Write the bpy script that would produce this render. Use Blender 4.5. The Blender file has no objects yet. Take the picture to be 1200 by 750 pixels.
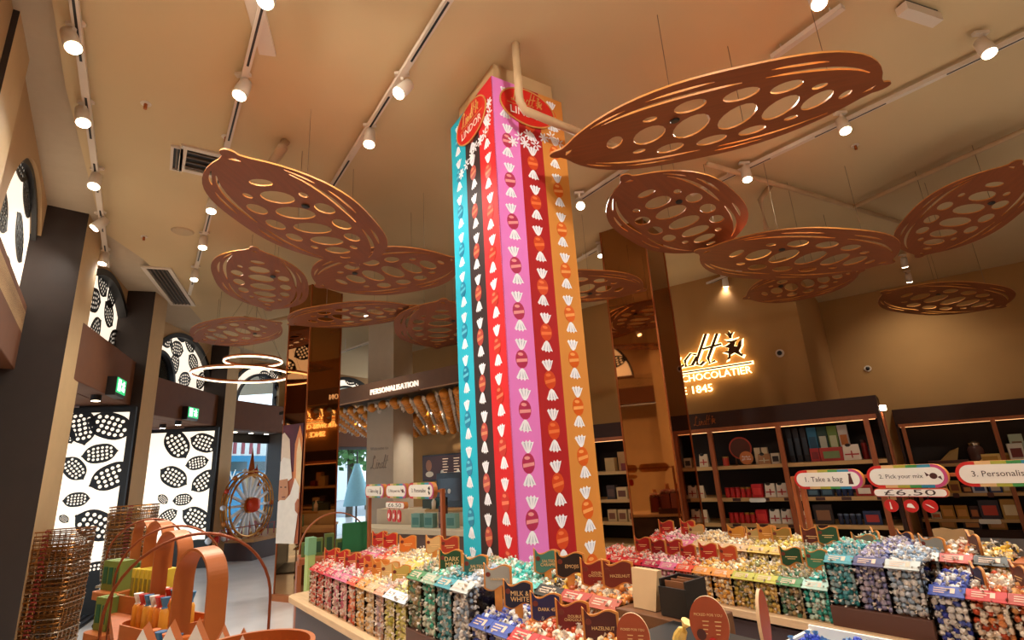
import bpy, math, random
import numpy as np
from mathutils import Matrix, Vector
random.seed(7); RNG = np.random.default_rng(7)
SC = bpy.context.scene; COL = SC.collection
R = math.radians

# ------------------------------------------------------------------ camera, sky, lights, exposure
FPX, PITCH, ROLL, EYE = 610.875, R(15.6108), R(-3.4793), 1.5
cam = bpy.data.cameras.new('camera'); cam.sensor_width = 36; cam.lens = FPX/1200*36
cam.clip_start = .05
camo = bpy.data.objects.new('camera', cam); COL.objects.link(camo); SC.camera = camo
fw = Vector((0, math.cos(PITCH), math.sin(PITCH))); up0 = Vector((0, -math.sin(PITCH), math.cos(PITCH))); ri0 = Vector((1, 0, 0))
ri = ri0*math.cos(ROLL) + up0*math.sin(ROLL); up = -ri0*math.sin(ROLL) + up0*math.cos(ROLL)
mw = Matrix.Identity(4)
for i in range(3): mw[i][0] = ri[i]; mw[i][1] = up[i]; mw[i][2] = -fw[i]
mw.translation = (0, 0, EYE); camo.matrix_world = mw
world = bpy.data.worlds.new('sky'); SC.world = world; world.use_nodes = True
wb = world.node_tree.nodes['Background']; wb.inputs[0].default_value = (.80, .91, 1, 1); wb.inputs[1].default_value = 2.2
vs = SC.view_settings; vs.view_transform = 'Standard'; vs.look = 'None'; vs.gamma = 1; vs.use_curve_mapping = False
vs.exposure = 0.55
SC.cycles.max_bounces = 8; SC.cycles.transparent_max_bounces = 12; SC.cycles.sample_clamp_indirect = 4
SPOT_W, SPOT_COL = 105.0, (1, .95, .84)

# ------------------------------------------------------------------ measuring helpers (picture point -> place on a real surface)
def ray(x, y):
    return ri*((x-600)/FPX) - up*((y-375)/FPX) + fw
def at_z(x, y, z):
    d = ray(x, y); return Vector((0, 0, EYE)) + d*((z-EYE)/d.z)
def at_dist(x, y, D):
    d = ray(x, y); return Vector((0, 0, EYE)) + d*(D/math.hypot(d.x, d.y))
class Frame:                      # u runs along a wall or counter, n away from the camera
    def __init__(s, az):
        s.az = az; s.u = Vector((math.sin(R(az)), math.cos(R(az)), 0)); s.n = Vector((-s.u.y, s.u.x, 0)); s.rot = R(90-az)
    def w(s, t, p, z=0): return s.u*t + s.n*p + Vector((0, 0, z))
    def hit(s, x, y, p):
        d = ray(x, y); k = p/d.dot(s.n); P = Vector((0, 0, EYE)) + d*k
        return P.dot(s.u), P.z
BW = Frame(126.35); IS = Frame(142.0); PI_ = Frame(147.6); MI = Frame(119.0)
CEIL = 4.25

# ------------------------------------------------------------------ materials
def hexc(h):
    h = h.lstrip('#'); c = [int(h[i:i+2], 16)/255 for i in (0, 2, 4)]
    return tuple((v/12.92 if v <= .04045 else ((v+.055)/1.055)**2.4) for v in c) + (1,)
MATS = {}
def mat(name, col, rough=.5, metal=0, vary=.08, scale=8, stretch=(1, 1, 1), bump=0, spec=.5, coat=0):
    if name in MATS: return MATS[name]
    m = bpy.data.materials.new(name); m.use_nodes = True; nt = m.node_tree; b = nt.nodes['Principled BSDF']
    c = hexc(col) if isinstance(col, str) else col
    b.inputs['Roughness'].default_value = rough; b.inputs['Metallic'].default_value = metal
    b.inputs['Specular IOR Level'].default_value = spec; b.inputs['Coat Weight'].default_value = coat
    tc = nt.nodes.new('ShaderNodeTexCoord'); mp = nt.nodes.new('ShaderNodeMapping'); mp.inputs['Scale'].default_value = stretch
    nz = nt.nodes.new('ShaderNodeTexNoise'); nz.inputs['Scale'].default_value = scale; nz.inputs['Detail'].default_value = 4
    rp = nt.nodes.new('ShaderNodeValToRGB')
    rp.color_ramp.elements[0].position = .3; rp.color_ramp.elements[1].position = .7
    rp.color_ramp.elements[0].color = tuple(v*(1-vary) for v in c[:3]) + (1,)
    rp.color_ramp.elements[1].color = tuple(min(1, v*(1+vary)) for v in c[:3]) + (1,)
    L = nt.links.new
    L(tc.outputs['Object'], mp.inputs[0]); L(mp.outputs[0], nz.inputs['Vector']); L(nz.outputs[0], rp.inputs[0]); L(rp.outputs[0], b.inputs['Base Color'])
    if bump:
        bp = nt.nodes.new('ShaderNodeBump'); bp.inputs['Strength'].default_value = bump; bp.inputs['Distance'].default_value = .01
        L(nz.outputs[0], bp.inputs['Height']); L(bp.outputs[0], b.inputs['Normal'])
    MATS[name] = m; return m
def emit(name, col, strength):
    if name in MATS: return MATS[name]
    m = bpy.data.materials.new(name); m.use_nodes = True; b = m.node_tree.nodes['Principled BSDF']
    b.inputs['Base Color'].default_value = hexc(col); b.inputs['Emission Color'].default_value = hexc(col); b.inputs['Emission Strength'].default_value = strength
    MATS[name] = m; return m
def clear(name, tint, gloss=.12, rough=.03):
    if name in MATS: return MATS[name]
    m = bpy.data.materials.new(name); m.use_nodes = True; nt = m.node_tree; nt.nodes.remove(nt.nodes['Principled BSDF'])
    t = nt.nodes.new('ShaderNodeBsdfTransparent'); t.inputs[0].default_value = hexc(tint)
    g = nt.nodes.new('ShaderNodeBsdfGlossy'); g.inputs['Roughness'].default_value = rough
    lw = nt.nodes.new('ShaderNodeLayerWeight'); lw.inputs[0].default_value = gloss
    mx = nt.nodes.new('ShaderNodeMixShader'); L = nt.links.new
    L(lw.outputs['Fresnel'], mx.inputs[0]); L(t.outputs[0], mx.inputs[1]); L(g.outputs[0], mx.inputs[2]); L(mx.outputs[0], nt.nodes['Material Output'].inputs[0])
    MATS[name] = m; return m
PLASTER = mat('warm_plaster', '#c09a6c', .85, vary=.03, scale=3)
CEILM = mat('ceiling_plaster', '#cfb488', .9, vary=.02, scale=1.5)
PERIM = mat('perimeter_daylit_plaster', '#bda88c', .9, vary=.03)  # greyer ceiling tone, the dim daylight by the windows put into the colour
WALLM = mat('back_wall_plaster', '#b0814a', .85, vary=.03, scale=2)
BEIGE = mat('beige_column_face', '#c9a778', .7, vary=.03)
DARK = mat('dark_bronze_cladding', '#2a1c16', .55, vary=.1)
SPAN = mat('brown_spandrel', '#6b3d1e', .75, vary=.06)
BLACK = mat('black_metal', '#17110e', .45, vary=.1)
FLOORM = mat('polished_concrete', '#e2dfe0', .18, vary=.06, scale=2.5)
PODM = mat('stained_plywood', '#83411a', .55, vary=.12, scale=3, stretch=(1, 12, 12))
PODE = mat('plywood_edge', '#c98038', .5, vary=.15, scale=20)
WOOD = mat('copper_stained_wood', '#a5582c', .45, vary=.14, scale=4, stretch=(14, 14, 1.5))
LWOOD = mat('pale_oak', '#d9b489', .5, vary=.1, scale=4, stretch=(1.5, 14, 14))
SHELFM = mat('shelf_oak', '#c79c62', .5, vary=.1, scale=4, stretch=(1.5, 14, 14))
CABD = mat('dark_walnut_panel', '#3a2117', .5, vary=.12, scale=4, stretch=(1.5, 12, 12), spec=.25)
BROWN = mat('brown_counter_panel', '#5a3627', .55, vary=.06)
WHITE = mat('white_painted_metal', '#d9c8b4', .45, vary=.02)
WHITEP = mat('white_print', '#efe9df', .6, vary=.02)
COPPER = mat('brushed_copper', '#b5683a', .3, .85, vary=.08)
HANDLE = mat('copper_brown_band', '#b0602a', .42, .15, vary=.06)
WIREM = mat('steel_wire', '#8d7a66', .35, .8)
CHROME = mat('chrome_wire', '#b9a68f', .25, .95)
GOLDLITW = mat('golden_lit_wire', '#a06a35', .3, .9)  # basket wire with the golden light on it put into the colour
CREAM = mat('cream_laminate', '#e3d3b3', .5, vary=.03)
LENS = emit('lamp_lens', '#ffe9c8', 14)
LED = emit('led_strip', '#ffe2b8', 3.2)
LITP = emit('backlit_panel', '#fff0db', .72)
MIRROR = mat('bronze_mirror', '#a8794e', .03, 1.0, vary=.0)
ACRYL = clear('clear_acrylic', '#fbf8f5', .02)
GLASS = clear('window_glass', '#eef4f6', .15)
def flat(h, rough=.5, metal=0): return mat('paint_'+h.lstrip('#'), h, rough, metal, vary=.04, scale=12)
def foil(h): return mat('foil_'+h.lstrip('#'), h, .3, .12, vary=.15, scale=60)
TWIST = mat('clear_twist_film', '#dccfc2', .25, 0, vary=.08, scale=80)

# ------------------------------------------------------------------ mesh building
class MB:
    def __init__(s): s.v = []; s.f = []; s.m = []
    def add(s, vs_, fs, mi=0, M=None):
        o = len(s.v)
        s.v += [tuple(M @ Vector(v)) if M else tuple(v) for v in vs_]
        s.f += [tuple(i+o for i in f) for f in fs]; s.m += [mi]*len(fs); return s
    def box(s, x0, x1, y0, y1, z0, z1, mi=0, M=None):
        return s.add([(x, y, z) for z in (z0, z1) for y in (y0, y1) for x in (x0, x1)],
                     [(0, 2, 3, 1), (4, 5, 7, 6), (0, 1, 5, 4), (2, 6, 7, 3), (0, 4, 6, 2), (1, 3, 7, 5)], mi, M)
    def prism(s, poly, z0, z1, mi=0, M=None, side=None):
        n = len(poly); a = sum(poly[i][0]*poly[(i+1) % n][1]-poly[(i+1) % n][0]*poly[i][1] for i in range(n))
        if a < 0: poly = poly[::-1]
        vs_ = [(x, y, z0) for x, y in poly] + [(x, y, z1) for x, y in poly]
        s.add(vs_, [tuple(range(n))[::-1], tuple(range(n, 2*n))], mi, M)
        o = len(s.v)-2*n
        for i in range(n):
            j = (i+1) % n; s.f.append((o+i, o+j, o+n+j, o+n+i)); s.m.append(mi if side is None else side)
        return s
    def lathe(s, prof, n=16, mi=0, M=None):
        vs_ = []; fs = []
        for r, z in prof: vs_ += [(r*math.cos(2*math.pi*k/n), r*math.sin(2*math.pi*k/n), z) for k in range(n)]
        for i in range(len(prof)-1):
            for k in range(n):
                a = i*n+k; b = i*n+(k+1) % n; fs.append((a, b, b+n, a+n))
        fs.append(tuple(range(n))[::-1]); fs.append(tuple(range((len(prof)-1)*n, len(prof)*n)))
        return s.add(vs_, fs, mi, M)
    def tube(s, pts, r, n=6, mi=0, closed=False):
        pts = [Vector(p) for p in pts]; N = len(pts); vs_ = []; fs = []
        for i, p in enumerate(pts):
            a = pts[(i-1) % N] if closed or i else pts[0]; b = pts[(i+1) % N] if closed or i < N-1 else pts[-1]
            d = (b-a).normalized(); x = d.cross(Vector((0, 0, 1)))
            if x.length < 1e-3: x = d.cross(Vector((1, 0, 0)))
            x.normalize(); y = d.cross(x)
            vs_ += [tuple(p + x*(r*math.cos(2*math.pi*k/n)) + y*(r*math.sin(2*math.pi*k/n))) for k in range(n)]
        for i in range(N if closed else N-1):
            for k in range(n):
                a = i*n+k; b = i*n+(k+1) % n; c = ((i+1) % N)*n
                fs.append((a, b, c+(k+1) % n, c+k))
        if not closed: fs += [tuple(range(n))[::-1], tuple(range((N-1)*n, N*n))]
        return s.add(vs_, fs, mi)
    def band(s, pts, wdir, width, thick, mi=0):       # flat strip bent along pts
        pts = [Vector(p) for p in pts]; w = Vector(wdir).normalized(); N = len(pts); vs_ = []; fs = []
        for i, p in enumerate(pts):
            d = (pts[min(i+1, N-1)]-pts[max(i-1, 0)]).normalized(); nn = d.cross(w).normalized()
            for a, b in ((-1, -1), (1, -1), (1, 1), (-1, 1)): vs_.append(tuple(p + w*(a*width/2) + nn*(b*thick/2)))
        for i in range(N-1):
            for k in range(4): fs.append((4*i+k, 4*i+(k+1) % 4, 4*i+4+(k+1) % 4, 4*i+4+k))
        fs += [(3, 2, 1, 0), (4*N-4, 4*N-3, 4*N-2, 4*N-1)]
        return s.add(vs_, fs, mi)
    def mesh(s, name, mats, smooth=False):
        me = bpy.data.meshes.new(name); me.from_pydata(s.v, [], s.f)
        for m in (mats if isinstance(mats, (list, tuple)) else [mats]): me.materials.append(m)
        if any(s.m): me.polygons.foreach_set('material_index', s.m)
        if smooth: me.polygons.foreach_set('use_smooth', [True]*len(s.f))
        me.update(); return me
def link(name, me, parent=None, M=None, bevel=0):
    o = bpy.data.objects.new(name, me); COL.objects.link(o)
    if parent: o.parent = parent
    if M is not None: o.matrix_local = M
    if bevel:
        b = o.modifiers.new('edge', 'BEVEL'); b.width = bevel; b.segments = 2; b.limit_method = 'ANGLE'
    return o
def obj(name, mb, mats, parent=None, M=None, smooth=False, bevel=0):
    return link(name, mb.mesh(name, mats, smooth), parent, M, bevel)
def tag(o, label=None, cat=None, group=None, kind=None):
    if label: o['label'] = label
    if cat: o['category'] = cat
    if group: o['group'] = group
    if kind: o['kind'] = kind
    return o
def thing(name, label, cat, loc=(0, 0, 0), rot=0, group=None, M=None):
    o = bpy.data.objects.new(name, None); o.empty_display_size = .05; COL.objects.link(o)
    o.matrix_world = M if M is not None else Matrix.Translation(loc) @ Matrix.Rotation(rot, 4, 'Z')
    return tag(o, label, cat, group)
def struct(o): o['kind'] = 'structure'; return o
def fthing(fr, name, label, cat, t, p, z=0, group=None): return thing(name, label, cat, fr.w(t, p, z), fr.rot, group)
def XZ(x=0, y=0, z=0): return Matrix.Translation((x, y, z)) @ Matrix.Rotation(R(90), 4, 'X')   # drawing plane xy -> upright xz facing -y
def shape(splines, ext, name='shape', mats=None):     # flat outline with holes, thickness 2*ext
    cu = bpy.data.curves.new(name, 'CURVE'); cu.dimensions = '2D'; cu.fill_mode = 'BOTH'; cu.extrude = ext
    for pts in splines:
        if len(pts) < 3: continue
        sp = cu.splines.new('POLY'); sp.points.add(len(pts)-1); sp.use_cyclic_u = True
        for q, (x, y) in zip(sp.points, pts): q.co = (x, y, 0, 1)
    o = bpy.data.objects.new(name, cu); me = bpy.data.meshes.new_from_object(o); me.name = name
    bpy.data.objects.remove(o); bpy.data.curves.remove(cu)
    if mats:
        me.materials.clear()
        for m in (mats if isinstance(mats, (list, tuple)) else [mats]): me.materials.append(m)
        if isinstance(mats, (list, tuple)) and len(mats) > 1:
            for p in me.polygons: p.material_index = 0 if abs(p.normal.z) > .7 else 1
    return me
def text_mesh(body, size, m, ext=.0015, shear=0, align='CENTER', width=None, space=1):
    cu = bpy.data.curves.new('lettering', 'FONT'); cu.body = body; cu.size = size; cu.extrude = ext; cu.shear = shear
    cu.align_x = align; cu.align_y = 'CENTER'; cu.resolution_u = 2; cu.space_line = .85; cu.space_character = space
    o = bpy.data.objects.new('lettering', cu); me = bpy.data.meshes.new_from_object(o); bpy.data.objects.remove(o); bpy.data.curves.remove(cu)
    me.materials.clear(); me.materials.append(m)
    if width and len(me.vertices):
        co = np.array([v.co[:] for v in me.vertices]); w = co[:, 0].max()-co[:, 0].min(); k = width/w
        for v in me.vertices: v.co.x *= k; v.co.y *= min(k, 1.3)
    return me
def ell(cx, cy, a, b, n=16, rot=0):
    return [(cx + a*math.cos(q)*math.cos(rot) - b*math.sin(q)*math.sin(rot), cy + a*math.cos(q)*math.sin(rot) + b*math.sin(q)*math.cos(rot)) for q in [2*math.pi*k/n for k in range(n)]]
def rrect(w, h, r, n=6, cx=0, cy=0):
    o = []
    for sx, sy, a0 in ((1, 1, 0), (-1, 1, 90), (-1, -1, 180), (1, -1, 270)):
        for k in range(n+1):
            a = R(a0+90*k/n); o.append((cx+sx*(w/2-r)+r*math.cos(a), cy+sy*(h/2-r)+r*math.sin(a)))
    return o
def clip(poly, x0, x1, y0, y1):
    for ax, lim, sg in ((0, x0, 1), (0, x1, -1), (1, y0, 1), (1, y1, -1)):
        out = []
        for i in range(len(poly)):
            a = poly[i-1]; b = poly[i]; ia = (a[ax]-lim)*sg >= 0; ib = (b[ax]-lim)*sg >= 0
            if ia != ib:
                k = (lim-a[ax])/(b[ax]-a[ax]); out.append((a[0]+(b[0]-a[0])*k, a[1]+(b[1]-a[1])*k))
            if ib: out.append(b)
        poly = out
        if not poly: break
    return poly
ORD = ['first', 'second', 'third', 'fourth', 'fifth', 'sixth', 'seventh', 'eighth', 'ninth', 'tenth', 'eleventh', 'twelfth', 'thirteenth', 'fourteenth', 'fifteenth', 'sixteenth']

def nth(k): return ORD[k] if k < len(ORD) else '%d%s' % (k+1, {1: 'st', 2: 'nd', 3: 'rd'}.get((k+1) % 10, 'th'))
# script word "Lindt" as pen strokes, about 5.6 wide and 3.3 high
SCRIPT = [[(1.0, 2.5), (1.3, 2.95), (1.05, 3.3), (.75, 2.7), (.55, 1.3), (.25, .35), (-.2, .2), (-.15, .6), (.4, .45), (1.0, .1), (1.55, .3)],
          [(1.9, 1.6), (1.62, .6), (1.75, .15), (2.05, .45)], [(2.0, 2.05), (2.08, 2.2)],
          [(2.42, 1.55), (2.12, .1)], [(2.2, .5), (2.65, 1.45), (2.85, 1.25), (2.65, .4), (2.8, .12), (3.1, .45)],
          [(3.95, 1.25), (3.6, 1.5), (3.2, .85), (3.2, .2), (3.6, .25), (3.98, 1.1)], [(4.7, 3.3), (3.95, .8), (3.9, .25), (4.1, .12), (4.35, .45)],
          [(5.35, 3.1), (4.6, .7), (4.65, .15), (5.0, .35)], [(4.35, 1.75), (5.5, 1.95)]]
CREST = [[(0, 0), (.25, .1), (.35, .45), (.65, .6), (.9, .35), (1.15, .1), (1.3, .35), (1.1, .45), (1.0, .7), (1.25, 1.1), (1.35, 1.7), (1.1, 1.5), (.95, 1.15), (.7, 1.2), (.85, 1.6), (1.1, 1.85), (.6, 1.75), (.1, 1.85), (.45, 1.55), (.1, 1.35), (-.15, 1.35), (.3, 1.1), (.2, .85), (-.15, .8), (.2, .6), (.15, .3)],
         [(.45, 2.0), (.62, 2.0), (.68, 2.3), (.85, 2.55), (.6, 2.5), (.5, 2.75), (.4, 2.5), (.2, 2.55), (.38, 2.3)]]
def script_mb(s, r, ox, oz, y=0, mb=None, crest=True):
    mb = mb or MB()
    for st in SCRIPT: mb.tube([(ox+x*s, y, oz+z*s) for x, z in st], r, 5)
    if crest:
        for pl in CREST:
            mb.prism([(ox+(x+5.7)*s, oz+(z+.2)*s) for x, z in pl], -r, r, M=Matrix(((1, 0, 0, 0), (0, 0, -1, y), (0, 1, 0, 0), (0, 0, 0, 1))))
    return mb

# cocoa pod outline, tip to tip on x = -1..1
def pod_w(u):
    a = abs(u); body = .6*max(0, 1-(a/.93)**2.8)**.75 if a < .93 else 0
    nub = .06*math.sqrt(max(0, 1-(max(a-.93, 0)/.07)**2)) if a > .75 else 0
    return max(body, nub)
def pod_outline(n=34):
    us = [-math.cos(math.pi*k/n) for k in range(n+1)]
    return [(u, pod_w(u)) for u in us] + [(u, -pod_w(u)) for u in us[::-1][1:-1]]
def slot(k, u0, u1, h, sg):
    h *= 1.35; us = [u0+(u1-u0)*i/9 for i in range(10)]
    return [(u, sg*(k*pod_w(u)+h*math.sin(math.pi*(.08+.84*i/9)))) for i, u in enumerate(us)] + [(u, sg*(k*pod_w(u)-h*math.sin(math.pi*(.08+.84*i/9)))) for i, u in list(enumerate(us))[::-1]]
def pod_holes():
    h = [ell(u, 0, a*1.16, b*1.04) for u, a, b in ((-.60, .042, .085), (-.39, .082, .125), (-.14, .09, .155), (.13, .09, .16), (.38, .08, .145), (.59, .066, .115), (.75, .026, .05))]
    for sg in (1, -1):
        h += [ell(u, sg*v, a*1.12, b*1.08) for u, v, a, b in ((-.42, .225, .036, .03), (-.21, .285, .078, .07), (.06, .295, .085, .068), (.31, .27, .075, .062), (.52, .19, .036, .03))]
        h += [slot(.725, -.70, .02, .015, sg), slot(.725, .14, .76, .013, sg), slot(.85, -.48, -.14, .010, sg), slot(.85, .14, .44, .010, sg), slot(.84, -.76, -.58, .009, sg)]
    h.append([(.86, -.03), (.90, -.015), (.90, .045), (.875, .01)]); h.append([(-.86, .03), (-.90, .015), (-.90, -.045), (-.875, -.01)])
    return h
def print_pod(cx, cz, L, ang, box, wr=1.0):         # black pod with white cells, for the backlit panels
    ca, sa = math.cos(ang), math.sin(ang)
    T = lambda pts: clip([(cx+L*(x*ca-y*sa*wr), cz+L*(x*sa+y*ca*wr)) for x, y in pts], *box)
    out = [T(pod_outline(18))]
    for i, u in enumerate((-.60, -.36, -.12, .12, .36, .60)):
        w = pod_w(u)*.80; n = 4 if abs(u) < .5 else 3
        for k in range(n):
            v = (k-(n-1)/2)*2*w/n*.98
            e_ = ell(u+.02*(k % 2), v, .085, w/n*.72, 8); q = [(cx+L*(x*ca-y*sa*wr), cz+L*(x*sa+y*ca*wr)) for x, y in e_]
            if all(box[0]+.006 < x < box[1]-.006 and box[2]+.006 < y < box[3]-.006 for x, y in q): out.append(q)
    return out

# ------------------------------------------------------------------ floor and ceiling
struct(obj('floor', MB().box(-14, 14, -5, 21, -.12, 0), FLOORM))
mb = MB(); mb.prism([(-1.6, -3.9), (-2.1, 1.5), (-2.55, 2.37), (-3.03, 3.03), (-4.45, 5.2), (-4.55, 6.0), (-5.0, 7.5), (-5.48, 8.9), (-5.75, 10.6), (-5.6, 12.9), (-4.6, 14.9), (-3.9, 16), (11.9, 16), (11.9, -3.9)], CEIL, CEIL+.3)
struct(obj('ceiling', mb, CEILM))
struct(obj('ceiling', MB().box(-10, -1.5, -4, 17.5, CEIL+.07, CEIL+.25), PERIM))
# walls out of the picture that close the shop
struct(obj('wall_rear', MB().box(-6, 12, -4.1, -3.9, 0, CEIL), PLASTER))
struct(obj('wall_right', MB().box(11.9, 12.1, -4, 16, 0, CEIL), PLASTER))
fr0 = Frame(-12)
mb = MB().box(-5, 2.6, 2.2, 2.4, 0, CEIL+.1); struct(obj('wall_left', mb, PLASTER, None, Matrix.Rotation(fr0.rot, 4, 'Z')))

# ------------------------------------------------------------------ back wall, its return and the alcove
BM = Matrix.Rotation(BW.rot, 4, 'Z')
struct(obj('wall_back', MB().box(-10.05, -1.0, 8.33, 8.5, 0, CEIL), WALLM, None, BM))
struct(obj('wall_back', MB().box(-1.17, -1.0, 8.5, 11.6, 0, CEIL), WALLM, None, BM))
struct(obj('wall_back', MB().box(-1.0, 12, 11.6, 11.75, 0, CEIL), WALLM, None, BM))
struct(obj('wall_back', MB().box(-10.05, -9.9, 8.5, 13.2, 0, CEIL), PLASTER, None, BM))

# ------------------------------------------------------------------ window front: five bays around a curve
BAYS = [((-2.75, 2.30), (-4.60, 4.66)), ((-4.66, 5.49), (-5.60, 7.69)), ((-5.86, 8.29), (-6.15, 10.88)), ((-6.19, 11.31), (-5.79, 13.07)), ((-5.45, 13.6), (-3.9, 16.3))]
SP_LO, SP_HI = 2.63, 3.25
FB = []
for P, Q in BAYS:
    f_ = Frame(math.degrees(math.atan2(Q[0]-P[0], Q[1]-P[1]))); P = Vector((*P, 0)); Q = Vector((*Q, 0))
    FB.append((f_, P.dot(f_.u), Q.dot(f_.u), P.dot(f_.n)))
ARCH_R = [(43, 262), (142, 400), (242, 455), None, None]
PODS_ARCH = [[(30, 192, .4), (36, 230, -.3), (7, 243, -.3), (27, 280, -.6), (8, 318, .5), (38, 338, .3)],
             [(123, 331, -.6), (130, 368, -.5), (113, 352, .2), (136, 399, .3), (114, 388, .9), (134, 345, 1.2)],
             [(214, 391, -.2), (196, 397, -.2), (209, 409, .05), (206, 427, 1.4), (228, 425, -.5), (218, 445, .2), (224, 402, -.7), (237, 446, .8)],
             [(313, 426, -.4), (311, 441, .1), (329, 452, .4), (328, 471, -.5), (297, 423, .2), (322, 437, 1.0)], [(412, 445, .1), (422, 449, -.5)]]
for i, (f_, t0, t1, p0) in enumerate(FB):
    M_ = Matrix.Rotation(f_.rot, 4, 'Z'); lo = SP_LO if i < 4 else 2.28; fe = .02 if i == 0 else .08
    struct(obj('wall_left', MB().box(t0-.40, t1+.35, p0, p0+.26, lo, SP_HI), SPAN, None, M_, bevel=.01))
    pa = p0+(.05 if i == 0 else .27)
    hw = 1.2; tc = (t0+t1)/2
    if ARCH_R[i]: tc = f_.hit(*ARCH_R[i], pa+.05)[0]-hw
    if i == 3: tc = f_.hit(335, 470, pa+.05)[0]-.95
    zb = 3.18; hb = 1.06
    arch = lambda a, b: [(tc+a*math.cos(math.pi*k/28), zb+b*math.sin(math.pi*k/28)) for k in range(29)]
    L_, R_ = min(t0-.7, tc-hw-.06), max(t1+.45, tc+hw+.06)
    struct(link('wall_left', shape([[(L_, zb-.2), (R_, zb-.2), (R_, CEIL+.07), (L_, CEIL+.07)], arch(hw, hb)], .05, mats=[PLASTER]), None, M_ @ XZ(0, pa)))
    w_ = struct(thing('window_%d' % (i+1), None, None, (0, 0, 0), f_.rot))
    w_['label'] = ['arched window with backlit cocoa pod screen nearest the camera', 'narrow glimpse of arched cocoa pod window behind the nearest column', 'arched cocoa pod window with clear inner arch above the second exit sign', 'arched window with wide white clear pane behind the ring lights', 'arched window fragment above the dark personalising fascia'][i]
    inner = (0, 0) if i < 2 else ((.52, .62) if i == 2 else (.86, .82)); ti = f_.hit(202, 444, pa+.04)[0]-.52 if i == 2 else tc
    iarch = lambda a, b: [(ti+a*math.cos(math.pi*k/28), zb+b*math.sin(math.pi*k/28)) for k in range(29)]
    link('arch_frame', shape([arch(hw+.03, hb+.03), arch(hw-.05, hb-.05)], fe, mats=[BLACK]), w_, XZ(0, pa))
    ol = [arch(hw-.04, hb-.04)]
    if inner[0]: ol.append(iarch(*inner))
    link('lit_screen', shape(ol, .01, mats=[LITP]), w_, XZ(0, pa+.04))
    if inner[0]:
        link('inner_frame', shape([iarch(inner[0]+.03, inner[1]+.03), iarch(inner[0]-.03, inner[1]-.03)], .04, mats=[BLACK]), w_, XZ(0, pa+.02))
        link('pane', shape([iarch(*inner)], .004, mats=[GLASS]), w_, XZ(0, pa+.04))
    sp = []
    for x, y, a in PODS_ARCH[i]:
        A = f_.hit(x, y, pa); sp.append(print_pod(A[0], A[1], (.36, .24, .23, .22, .25)[i], a*(.5 if i == 0 else 1), (tc-hw+.02, tc+hw-.02, zb, zb+hb-.03), .62 if i == 0 else 1.1))
    for q in sp:
        if q[0]: link('pod_print', shape(q, .003, mats=[BLACK]), w_, XZ(0, pa+.022))
# columns between the bays
for k, (c, f, o) in enumerate([((-2.86, 2.49), (-3.14, 2.86), (-.56, -.42)), ((-4.39, 4.93), (-4.66, 5.46), (-.55, -.52)), ((-5.30, 7.32), (-5.42, 7.78), (-.68, -.23)), ((-6.00, 10.68), (-6.0, 11.12), (-.7, -.12)), ((-5.7, 13.2), (-5.5, 13.6), (-.6, .2))]):
    mb = MB(); mb.prism([c, f, (f[0]+o[0], f[1]+o[1]), (c[0]+o[0], c[1]+o[1])], 0, CEIL+.07, 0)
    # faces after the two caps follow the outline order (reversed when clockwise): dark cladding on the side towards the camera
    me = mb.mesh('trim_%d' % (k+1), [BEIGE, DARK])
    cv = Vector((c[0]+o[0]/2, c[1]+o[1]/2))
    best = min((p for p in me.polygons if abs(p.normal.z) < .5), key=lambda p: (Vector(p.center[:2])-cv).length); best.material_index = 1
    struct(link('trim_%d' % (k+1), me))
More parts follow.
